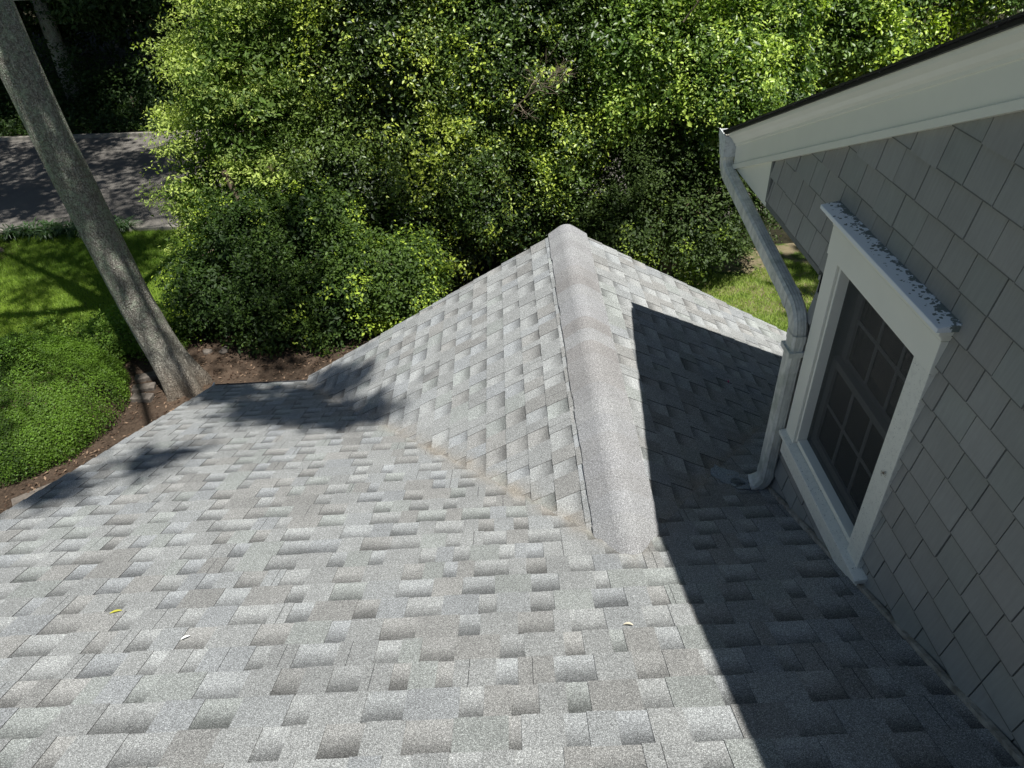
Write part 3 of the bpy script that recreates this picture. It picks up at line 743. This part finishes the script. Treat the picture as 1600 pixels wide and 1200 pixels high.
CANOPY_LOBES = [((-3.0, 3.0, 10.0), (1.0, 1.0, .5)), ((-4.3, .9, 10.3), (1.0, .8, .6)), ((-5.7, 3.4, 10.0), (1.5, 1.4, .8)), ((-7.4, 5.0, 10.5), (1.5, 1.6, .8)), ((-5.5, 6.3, 10.6), (1.5, 1.4, .8)),
    ((-5.8, 9.6, 10.6), (1.6, 1.6, .8)), ((-9.6, 6.0, 9.6), (1.5, 1.8, .8)), ((-5.8, 6.6, 12.5), (2.4, 2.4, 1.5)), ((-1.2, 2.9, 10.0), (1.15, .9, .5)), ((-1.0, 4.4, 10.1), (.9, .45, .35)), ((.8, 4.6, 10.3), (.9, .4, .35)), ((2.5, 4.4, 10.2), (.9, .4, .35)), ((4.1, 4.3, 10.4), (.8, .4, .35))]  # last lobes are unseen foliage added to shade the bed and lower hedge
o, _ = crown('crown', CANOPY_LOBES, 3.7, 24, .2, .16, (.05, .10, .02), (.10, .17, .035), 301, LEAF, tree, inner=.35)
# one long limb reaches over the roof; its leaf clusters cast the two soft shadows there
lobes = [((.60, -1.85, 11), (.6, .30, .2)), ((1.1, -2.1, 11), (.5, .25, .2)), ((.05, -1.45, 11.1), (.45, .25, .2)), ((.95, -1.45, 11.0), (.34, .22, .2)), ((-.48, -3.1, 11), (.38, .36, .2)), ((-.05, -2.75, 11), (.28, .2, .15)), ((-.25, -1.2, 11.2), (.35, .25, .2))]
o, _ = crown('leafy_limb', lobes, 34, 20, .10, .11, (.05, .10, .02), (.10, .17, .035), 302, LEAF, tree, inner=.5)
branches('branch', (-5.9, 6.8, 5.0), [(.6, -1.6, 10.9), (-.3, -2.9, 10.9), (-3.2, 2.8, 9.8), (-4.3, 1.2, 10.2)], tree, .10, BARK, 3)

def hedge_tree(label, base, lobes, seed, dens, per, crad, size, ca, cb, mat=LEAF_GLOSS, tipcol=(.22, .33, .04), tipfrac=.12, inner=.22, aspect=.5, thin=None, flat=1., name='evergreen_tree', cat='tree', group='trees massed behind the roof', bt=32):
    t = empty(name, base, label, cat, group)
    o, P = crown('crown', lobes, dens, per, crad, size, ca, cb, seed, mat, t, inner, aspect, tipcol, tipfrac, flat, thin, True)
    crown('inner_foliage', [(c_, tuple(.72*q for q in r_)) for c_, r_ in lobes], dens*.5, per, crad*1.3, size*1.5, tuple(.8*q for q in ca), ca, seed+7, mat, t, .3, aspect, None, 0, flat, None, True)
    rr_ = random.Random(seed); tips = [tuple(P[rr_.randrange(len(P))]) for _ in range(bt)]
    g = G(); bz = Vector(base)
    for k in range(3):
        g.tube([bz+Vector((.15*k-.15, .1*k, -.05)), bz+Vector((.35*k-.35, .1*k, 1.2)), bz+Vector((.7*k-.7, .2*k, 2.6))], [.10, .08, .05], 8, cap=False)
    g.build('trunk', TWIG, t, smooth=True)
    branches('branch', (bz.x, bz.y, bz.z+1.2), tips, t, .03, TWIG, seed)
    return t
DG, MG, LG, YG = (.022, .050, .012), (.050, .095, .020), (.085, .150, .028), (.150, .215, .040)
front = lambda P, r: (P[:, 1] < 1e9)
# left: airy, layered, yellow-green tree
def thinA(P, r): return r.random(len(P)) < np.clip(.55+.7*np.sin(P[:, 2]*5.2+P[:, 0]*.9+lump(P, 1.5, 5)*2), .12, 1)
hedge_tree('airy yellow-green tree with layered sprays at the left end of the tree mass', (-4.9, 10.4, GZ),
    [((-4.6, 10.3, -.4), (1.35, 1.1, 1.7)), ((-5.4, 10.6, -1.4), (.95, .9, .9)), ((-3.9, 10.8, .9), (1.4, 1.2, 1.2)), ((-5.75, 10.0, -2.1), (.85, .8, .85)), ((-5.9, 10.2, -3.0), (.8, .7, .8)), ((-4.3, 10.0, -2.0), (1.1, 1.0, .9)), ((-4.9, 11.4, -.6), (1.3, .9, 1.9)), ((-4.6, 10.4, 1.3), (1.2, 1, .9))],
    101, 60, 26, .10, .062, (.10, .165, .03), (.27, .35, .085), LEAF, (.44, .53, .13), .24, .35, .42, thinA, .45, name='deciduous_tree', bt=30)
hedge_tree('low dark green bush at the foot of the trees right of the grey trunk', (-4.3, 9.3, GZ),
    [((-5.5, 8.8, -3.25), (.72, .75, .85)), ((-4.5, 8.5, -3.35), (.95, .85, .85)), ((-3.3, 8.45, -3.3), (.95, .8, .95)), ((-2.3, 8.6, -3.2), (.8, .7, .9)), ((-4.9, 9.2, -2.45), (.95, .7, .65)), ((-3.7, 9.2, -2.3), (.9, .7, .7))],
    102, 85, 28, .085, .058, (.030, .062, .012), (.10, .165, .028), LEAF, (.38, .50, .06), .2, .25, .5, name='leafy_bush', cat='bush')
hedge_tree('dark glossy holly with yellow-green upper twigs left of the gable peak', (-2.4, 10.4, GZ),
    [((-2.4, 10.3, -.3), (1.35, 1.1, 1.9)), ((-3.1, 10.0, -1.9), (1.1, .9, 1.3)), ((-1.5, 10.1, -1.7), (1.2, .95, 1.3)), ((-2.2, 10.6, 1.1), (1.4, 1.1, 1.0)), ((-2.2, 9.9, -3.0), (1.4, .8, .9)), ((-2.6, 11.4, -1.2), (1.8, .8, 2.8))],
    103, 85, 30, .085, .056, (.034, .062, .014), (.15, .22, .045), LEAF_GLOSS, (.42, .50, .08), .18, .28)
hedge_tree('dense dark holly straight behind the gable peak with bare dead twigs', (-.1, 10.4, GZ),
    [((-.3, 10.3, -.2), (1.4, 1.1, 1.9)), ((-.7, 9.9, -2.2), (1.1, .8, 1.2)), ((.7, 10.3, -1.2), (1.2, .9, 1.0)), ((.2, 10.5, 1.0), (1.5, 1.1, 1.0)), ((.5, 10.4, -2.9), (1.2, .7, .9)), ((-.1, 11.4, -1.2), (1.8, .8, 2.8))],
    104, 85, 30, .085, .058, (.034, .065, .014), (.145, .225, .045), LEAF_GLOSS, (.42, .52, .08), .17, .28)
hedge_tree('bright leafy holly right of the gable peak beside the gutter', (2.2, 10.3, GZ),
    [((1.9, 10.2, -.2), (1.35, 1.1, 1.3)), ((3.0, 10.0, -.7), (1.2, 1.0, 1.2)), ((2.2, 10.5, .9), (1.6, 1.1, .9)), ((3.7, 10.5, .2), (1.0, 1.0, .9)), ((2.6, 11.5, -1.2), (1.8, .8, 2.4)), ((4.1, 10.9, -1.2), (.8, .7, 1.0))],
    105, 85, 28, .09, .062, (.065, .125, .022), (.21, .32, .06), LEAF_GLOSS, (.42, .54, .10), .26, .28)
hedge_tree('shadowy lower bush behind the gable reaching down to the grass', (2.6, 9.9, GZ),
    [((2.6, 10.3, -2.6), (1.3, .7, .9)), ((3.4, 9.9, -2.9), (.75, .7, .8)), ((1.7, 10.2, -3.2), (1.2, .7, .8)), ((2.2, 9.9, -1.9), (1.0, .7, .7)), ((2.7, 9.5, -2.9), (.9, .6, .9)), ((1.5, 9.5, -2.8), (.8, .55, .8)), ((3.6, 9.9, -2.0), (.8, .7, .7))],
    106, 75, 26, .085, .052, (.04, .07, .016), (.10, .15, .04), LEAF, (.28, .38, .06), .12, .35, name='leafy_bush', cat='bush')
hedge_tree('distant mid-green tree above the white rake board', (7.2, 14.0, GZ),
    [((6.6, 13.6, -.4), (1.5, 1.2, 1.5)), ((8.6, 13.8, .4), (1.7, 1.3, 1.4)), ((10.8, 14.0, .8), (1.6, 1.3, 1.4)), ((7.6, 14.2, -2.3), (2.4, 1.1, 1.3)), ((5.6, 14.4, .6), (1.2, 1.0, .8))],
    107, 45, 26, .12, .09, (.05, .10, .02), (.18, .28, .06), LEAF_GLOSS, (.42, .54, .08), .24, .3)
# bare dead twigs
dt = random.Random(8); g = G()
twiggy(g, (-.35, 9.25, -.75), (.35, -.45, .6), .70, .014, 3, dt)
b_ = g.build('dead_branch', DEADTWIG); tag(b_, 'bare dead branch of pale fine twigs sticking out of the holly above the peak', 'dead branch')
g = G(); twiggy(g, (2.15, 9.1, .45), (.35, -.2, .7), .8, .014, 3, dt); b_ = g.build('dead_branch', DEADTWIG); tag(b_, 'bare twigs among bright leaves near the top right of the trees', 'dead branch')

# clipped shrub, lower left
sh = empty('clipped_shrub', (-7.0, 5.7, GZ), 'large rounded clipped green shrub at the left edge of the photo', 'shrub')
def dense_mound(name, lobes, n, size, ca, cb, seed, parent, mat, jit=.05, tipc=(.16, .30, .03)):
    r = np.random.default_rng(seed); PP = []; NN = []
    area = [rx*ry+ry*rz+rx*rz for _, (rx, ry, rz) in lobes]; S = sum(area)
    for (c_, rad_), a_ in zip(lobes, area):
        k = int(n*a_/S); d = unit(r.normal(size=(k, 3))); d[:, 2] = np.abs(d[:, 2])*1.0-.25*(r.random(k) < .3); rad_ = np.array(rad_)
        pw = .74; d2 = np.sign(d)*np.abs(d)**pw; d2 = d2/np.maximum(np.linalg.norm(d2, axis=1)[:, None], 1e-6)*1.03
        p = np.array(c_)+d2*rad_; nn = unit(d/rad_)
        p = p+nn*(lump(p, 2.5, seed)*.14+lump(p, 9, seed+3)*.07+lump(p, 22, seed+5)*.035)[:, None]+nn*(-np.abs(r.normal(size=k))*jit)[:, None]+r.normal(size=(k, 3))*.012
        ok = p[:, 2] > GZ+.02
        for (c2, r2__) in lobes:
            if c2 != c_: ok &= (((p-np.array(c2))/np.array(r2__))**2).sum(1) > .85
        PP.append(p[ok]); NN.append(nn[ok])
    P = np.concatenate(PP); N = np.concatenate(NN); n = len(P)
    t = .45+lump(P, 3.5, seed+8)*.7+lump(P, 11, seed+9)*.8+r.normal(size=n)*.2
    c_ = palette(ca, cb, t); tip = r.random(n) < .08; c_[tip] = tipc
    leaf_mesh(name, P, unit(N*.95+[0, 0, .15]+r.normal(size=(n, 3))*.5), size, c_*r.uniform(.8, 1.2, n)[:, None], mat, parent, .5)
dense_mound('foliage', [((-7.95, 6.35, -3.95), (1.55, 1.48, 1.10)), ((-9.6, 6.0, -3.95), (1.5, 1.7, 1.0))], 260000, .030, (.036, .078, .009), (.115, .205, .022), 201, sh, LEAF)
g = G(); 
for k in range(5): g.tube([(-7.8+.1*k, 6.1, -4.05), (-7.9+.15*k, 6.0+.1*k, -3.6), (-8.1+.2*k, 6.2+.1*k, -3.3)], [.04, .03, .01], 6)
g.build('stem', TWIG, sh)
sh2 = empty('low_shrub', (-6.8, 8.3, GZ), 'low loose light green shrub between the lawn and the grey trunk', 'shrub')
o, P = crown('foliage', [((-7.3, 8.2, -3.85), (.85, .65, .50)), ((-6.5, 8.4, -3.8), (.7, .65, .55)), ((-6.1, 8.9, -3.6), (.6, .5, .6)), ((-8.3, 8.3, -3.9), (.7, .5, .4))], 110, 24, .055, .046, (.08, .16, .02), (.19, .30, .045), 203, LEAF, sh2, .3, .55, (.22, .33, .05), .2)
branches('stem', (-6.7, 8.4, GZ), [tuple(P[i*37 % len(P)]) for i in range(16)], sh2, .015, TWIG, 4)
# strappy clump by the road
hs = empty('strappy_plant', (-10.4, 13.25, GZ), 'dark clump of long arching leaves at the road edge behind the lawn', 'plant')
g = G(); rh = random.Random(31); hc = [(-11.2, 13.2), (-10.8, 13.3), (-10.35, 13.2), (-9.9, 13.3), (-9.5, 13.15), (-11.6, 13.05), (-9.15, 13.2), (-10.1, 13.0), (-10.7, 13.0)]
for (hx_, hy_) in hc:
    for k in range(70):
        a = rh.uniform(0, 6.28); L = rh.uniform(.35, .62); d = Vector((math.cos(a), math.sin(a), 0)); s = Vector((-d.y, d.x, 0))*rh.uniform(.008, .018); p = Vector((hx_+rh.uniform(-.12, .12), hy_+rh.uniform(-.1, .1), GZ))
        c_ = rh.choice([(.035, .075, .02), (.05, .10, .03), (.10, .16, .08)]); pr = None; hgt = rh.uniform(.7, 1.0)
        for q in range(6):
            t = q/5; pt_ = p+d*L*t*.75+Vector((0, 0, L*hgt*(t*1.5-1.25*t*t)+.03)); wd = s*(1-t)**.5*1.2+s*.05
            if pr: g.face([pr[0]-pr[1], pr[0]+pr[1], pt_+wd, pt_-wd], c_)
            pr = (pt_, wd)
g.build('foliage', LEAF_GLOSS, hs)
# neighbouring small plants in the bed
for i, (px_, py_, lb) in enumerate(((-5.05, 8.35, 'small broad-leaved seedling just right of the grey trunk foot'), (-3.55, 7.75, 'small yellow-green weed in the mulch above the black gutter'), (-3.05, 7.8, 'tiny yellow-green weed nearest the gable slope'))):
    e = empty('seedling', (px_, py_, GZ), lb, 'plant'); n_ = 60 if i == 0 else 30; s_ = (.11, .07, .05)[i]
    P = np.array([px_, py_, GZ+.03])+RNG.normal(size=(n_, 3))*s_*[1, 1, .7]; P[:, 2] = np.maximum(P[:, 2], GZ+.02)
    leaf_mesh('foliage', P, unit(RNG.normal(size=(n_, 3))*.6+[0, 0, 1]), s_*.8, palette((.06, .13, .03), (.20, .30, .04), RNG.random(n_)+(.0 if i == 0 else .5)), LEAF, e)
# tree at the far left whose root flare just enters the picture
rt_ = empty('shade_tree', (-12.15, 12.3, GZ), 'brown root flare and mulch of another tree at the far left of the lawn', 'tree')
g = G(); path = [(-12.15, 12.3, -4.1), (-12.15, 12.3, -3.8), (-12.2, 12.3, -3.2), (-12.3, 12.3, 0), (-12.3, 12.2, 6)]; pp = []; ra = []
rad = [.62, .45, .33, .28, .2]
for i in range(4):
    for k in range(6): t = k/6; pp.append(Vector(path[i]).lerp(Vector(path[i+1]), t)); ra.append(rad[i]*(1-t)+rad[i+1]*t)
g.tube(pp, ra, 32, cap=False)
for i, v in enumerate(g.v):
    c_ = pp[i//32]; a = 2*math.pi*(i % 32)/32; h_ = c_.z+4; g.v[i] = tuple(c_+(Vector(v)-c_)*(1+.35*max(0, 1-h_/.7)*math.sin(a*4+1)+.03*math.sin(a*9+h_)))
g.build('trunk', BARK, rt_, smooth=True)
sheet('mulch_bed', [(-12.15+1.0*math.cos(t*.5236)*(1+.1*math.sin(t*2)), 12.3+.75*math.sin(t*.5236)) for t in range(12)], GZ+.0105, MULCH)
crown('crown', [((-12.5, 11.2, 9), (2.6, 2.2, 1.2)), ((-14.5, 14.5, 8.5), (2.5, 2.5, 1.2)), ((-10.0, 14.0, 9.5), (2.0, 1.9, 1.1)), ((-9.4, 10.6, 10.0), (1.7, 1.5, 1.0)), ((-7.0, 12.4, 10.5), (1.7, 1.5, 1.0)), ((-11.6, 7.6, 10), (1.8, 1.6, 1.0))], 8, 24, .26, .19, (.05, .10, .02), (.09, .16, .03), 310, LEAF, rt_, inner=.4)

# ---------------------------------------------------------------- woods across the road
wg = 'woodland trees across the road'
WOODS = [(-19.5, 24.5, 'leftmost dark woodland tree across the road, mostly behind the grey trunk'), (-15.0, 23.8, 'dark woodland tree across the road just right of the grey trunk'),
         (-10.5, 24.2, 'dark woodland tree with pale hanging leaves left of the airy tree'), (-6.5, 26, 'deep-shade woodland tree behind the airy yellow-green tree'),
         (-1, 27, 'shaded woodland tree hidden behind the central hollies'), (5, 27, 'shaded woodland tree in the dark gap right of the hollies'), (12, 27, 'shaded woodland tree beyond the upper right roof edge')]
for i, (x, y, lb) in enumerate(WOODS):
    t = empty('woodland_tree', (x, y, hx(x, y)), lb, 'tree', wg); g = G(); gz_ = hx(x, y)
    rw = random.Random(60+i)
    g.tube([(x, y, gz_-.1), (x+rw.uniform(-.1, .1), y, gz_+2), (x+rw.uniform(-.3, .3), y, gz_+5), (x, y, gz_+12)], [.32, .25, .22, .12], 14, cap=False); g.build('trunk', BARK, t, smooth=True)
    lob = [((x, y-1.0, 9.0), (3.2, 3.0, 1.8)), ((x-1.2, y-4.6, 9.6), (2.5, 2.2, 1.1)), ((x+1.8, y-4.2, 10.4), (2.4, 2.0, 1.1)), ((x+.3, y-7.4, 10.2), (2.2, 1.8, 1.0)), ((x-1.5, y-1.8, 5.4), (2.4, 1.6, 1.3)), ((x+1.8, y-1.4, 5.8), (2.4, 1.6, 1.3))]
    crown('crown', lob, 9, 24, .26, .21, (.018, .042, .010), (.055, .095, .028), 400+i*3, LEAF, t, inner=.35, flat=.5)
    low = [((x+.3, y-.9, 1.8), (2.2, 1.3, 1.3)), ((x-1.6, y-.3, -.6), (1.9, 1.2, 1.2)), ((x+1.9, y-.2, -.2), (1.9, 1.2, 1.2)), ((x, y+1.0, -1.2), (2.4, 1, 1.6)), ((x+2.4, y+1.6, .6), (2.2, 1, 1.6)), ((x-.4, y+1.4, 1.4), (2.2, 1, 1.6)), ((x+.5, y+5, 1.5), (3.4, 1.4, 2.6)), ((x-1.8, y+6, -.2), (2.8, 1.4, 2.2))]
    crown('lower_foliage', low, 10, 26, .22, .16, (.018, .042, .010), (.06, .105, .030), 401+i*3, LEAF, t, inner=.35, flat=.4, tipcol=(.11, .17, .06), tipfrac=.08)
    branches('branch', (x, y, gz_+3.5), [(x-1.6, y-.6, .2), (x+1.9, y-.6, .3), (x+.3, y-1.2, 2.2), (x-1.8, y-1.5, 5)], t, .07, BARK, 70+i)
# undergrowth and dark bushes at the far verge
P = []; 
n = 80000; x = RNG.uniform(-26, 14, n); y = rf(x)+.35+np.abs(RNG.normal(size=n))*3.2; z = GZ+np.abs(RNG.normal(size=n))*.16+np.clip(y-rf(x)-.6, 0, 3)*.28*(.6+.6*np.sin(x*1.7)**2)*RNG.random(n)
z = np.maximum(z, GZ+np.maximum(0, y-22.5)*.12)
P = np.stack([x, y, z], 1); N = unit(RNG.normal(size=(n, 3))*.6+[0, -.2, .9])
o = leaf_mesh('undergrowth', P, N, .12, palette((.02, .045, .010), (.06, .11, .022), RNG.random(n)*.7+lump(P, 1.4, 5)*.6), LEAF); tag(o, 'dark low ground cover along the far side of the road', 'undergrowth', kind='stuff')
for i, (x, y, lb) in enumerate(((-18.6, 22.6, 'dark rounded bush at the far kerb, left of the grey trunk'), (-15.4, 22.4, 'dark bush at the far kerb just right of the grey trunk'), (-12.6, 22.2, 'dark bush at the far kerb beside the airy tree'))):
    t = empty('roadside_bush', (x, y, GZ), lb, 'bush'); crown('foliage', [((x, y+.3, -3.4), (1.3, .9, .95)), ((x+1.1, y+.6, -3.0), (1.1, .9, 1.2))], 14, 16, .14, .11, (.02, .045, .010), (.05, .09, .02), 500+i, LEAF, t, .3)
    g = G(); g.tube([(x, y+.3, GZ), (x+.1, y+.3, -3.3)], [.06, .03], 6); g.build('stem', TWIG, t)
# tall trees added out of view on other sides to hold back low sky
for i, (x, y, lb) in enumerate(((10.5, 4.0, 'added unseen sky-blocking tree beyond the right side of the house'), (11.5, -3, 'added unseen sky-blocking tree behind the right rear corner of the house'), 
        (0, -13.5, 'added unseen sky-blocking tree straight behind the viewer'), (8, -11.5, 'added unseen sky-blocking tree on the right rear side of the yard'))):
    t = empty('shade_tree', (x, y, GZ), lb, 'tree')
    g = G(); g.tube([(x, y, GZ), (x, y, 2), (x, y, 9)], [.35, .28, .12], 12, cap=False); g.build('trunk', BARK, t, smooth=True)
    hi_ = 0 if y < -5 else 1.5
    crown('crown', [((x, y, 4.5+hi_), (3.0, 3.0, 3.6)), ((x+1.6, y+2, 2.5), (2.6, 2.6, 2.6)), ((x-1.4, y-2, 2.5), (2.6, 2.6, 2.6)), ((x, y, 8+hi_), (2.4, 2.4, 2.4))], 3.2, 16, .34, .34, (.04, .08, .02), (.08, .15, .03), 600+i, LEAF, t, .35)

# ---------------------------------------------------------------- small things
def wire(name, a, b, sag, label, r=.012):
    a, b = Vector(a), Vector(b); pts = [a.lerp(b, i/16)-Vector((0, 0, sag*4*(i/16)*(1-i/16))) for i in range(17)]
    g = G(); g.tube(pts, r, 6, cap=False); o = g.build(name, METAL, None, smooth=True); tag(o, label, 'cable')
wire('utility_cable', (-22, 17.5, .4), (-1, 18.4, .1), .15, 'thin pale cable crossing in front of the dark woods')
def rock(x, y, s, lb, mat=STONE, fl=.6):
    bm = bmesh.new(); bmesh.ops.create_icosphere(bm, subdivisions=3, radius=s); r_ = random.Random(int(x*100))
    ph_ = [r_.uniform(0, 6) for _ in range(6)]
    for v in bm.verts:
        d = v.co.normalized(); v.co *= 1+.18*math.sin(d.x*3+ph_[0])+.14*math.sin(d.y*4+ph_[1])+.1*math.sin(d.z*5+ph_[2]); v.co.z *= fl
    me = bpy.data.meshes.new('stone'); bm.to_mesh(me); bm.free(); me.materials.append(mat); o = bpy.data.objects.new('stone', me); COL.objects.link(o); o.location = (x, y, GZ+s*fl*.5); tag(o, lb, 'stone')
rock(-5.60, 7.98, .07, 'small reddish stone on the mulch right behind the grey trunk'); rock(-5.32, 7.98, .085, 'paler small stone on the mulch, farthest right behind the trunk')
def slab(x, y, lx, ly, h, rz, lb, name='paving_slab', mat=STONE):
    g = G(); M_ = Matrix.Translation((x, y, GZ)) @ Matrix.Rotation(rz, 4, 'Z'); g.box(-lx/2, lx/2, -ly/2, ly/2, -.03, h, M=M_); o = g.build(name, mat, None, bevel=.012); tag(o, lb, 'edging stone')
slab(-6.35, 7.3, .34, .16, .08, .3, 'brown edging stone left of the trunk foot, farthest from the roof', 'edging_stone'); slab(-6.28, 7.02, .34, .16, .07, .15, 'middle brown edging stone left of the trunk foot', 'edging_stone'); slab(-6.2, 6.75, .32, .16, .08, -.1, 'brown edging stone left of the trunk foot, nearest the clipped shrub', 'edging_stone')
slab(-6.75, 4.85, .8, .16, .03, .62, 'flat tan concrete slab between the clipped shrub and the roof edge', 'paving_slab', STONE)
def onmain(x, y): return Vector((x, y, -mA*y+.011))
def petal(name, P, s, col, lb, cat, curl=.3, n=Vector((0, sA, cA)), ang=0.):
    M_ = Mat(name+'_mat', .6, .3); M_.base(col); g = G(); a = Vector((math.cos(ang), math.sin(ang), 0)); a = (a-n*a.dot(n)).normalized(); b = n.cross(a)
    prev = None
    for k in range(7):
        t = k/6; w_ = s*.42*math.sin(math.pi*min(.98, max(.03, t)))**.7; c_ = P+a*(t-.5)*s*2+n*(s*curl*4*t*(1-t)*.6)
        row = (c_-b*w_+n*s*.12, c_, c_+b*w_+n*s*.12)
        if prev: g.face([prev[0], prev[1], row[1], row[0]]); g.face([prev[1], prev[2], row[2], row[1]])
        prev = row
    o = g.build(name, M_.m); tag(o, lb, cat)
petal('fallen_leaf', onmain(-2.12, -.28), .022, (.42, .40, .06), 'small yellow leaf lying on the roof at lower left', 'leaf', ang=.5)
petal('fallen_petal', onmain(-1.75, -.47), .017, (.85, .85, .8), 'small white petal on the sunlit roof near the yellow leaf', 'petal', ang=.8)
petal('fallen_leaf', onmain(-.11, -.52), .018, (.55, .50, .38), 'curled pale dry leaf on the roof left of the shadow edge', 'leaf', .6, ang=-.2)
petal('fallen_petal', Vector((1.02, 1.96, -mB*1.02+.012)), .016, (.65, .02, .16), 'tiny crimson petal on the shaded gable slope', 'petal', n=Vector((sB, 0, cB)), ang=1.2)
# dead spider on the window casing
g = G(); sx, sy, sz = WX-.034, -.262, .68
for k in range(8):
    a = -1.2+k*.35+(2.1 if k > 3 else 0); g.tube([(sx, sy, sz), (sx-.006, sy+.010*math.cos(a), sz+.014*math.sin(a)+.006), (sx, sy+.018*math.cos(a), sz+.022*math.sin(a))], .0007, 4)
g.tube([(sx, sy, sz-.004), (sx-.002, sy, sz), (sx, sy, sz+.004)], [.001, .003, .001], 8)
o = g.build('spider', TWIG); tag(o, 'small dark spider with folded legs on the near window casing', 'spider')
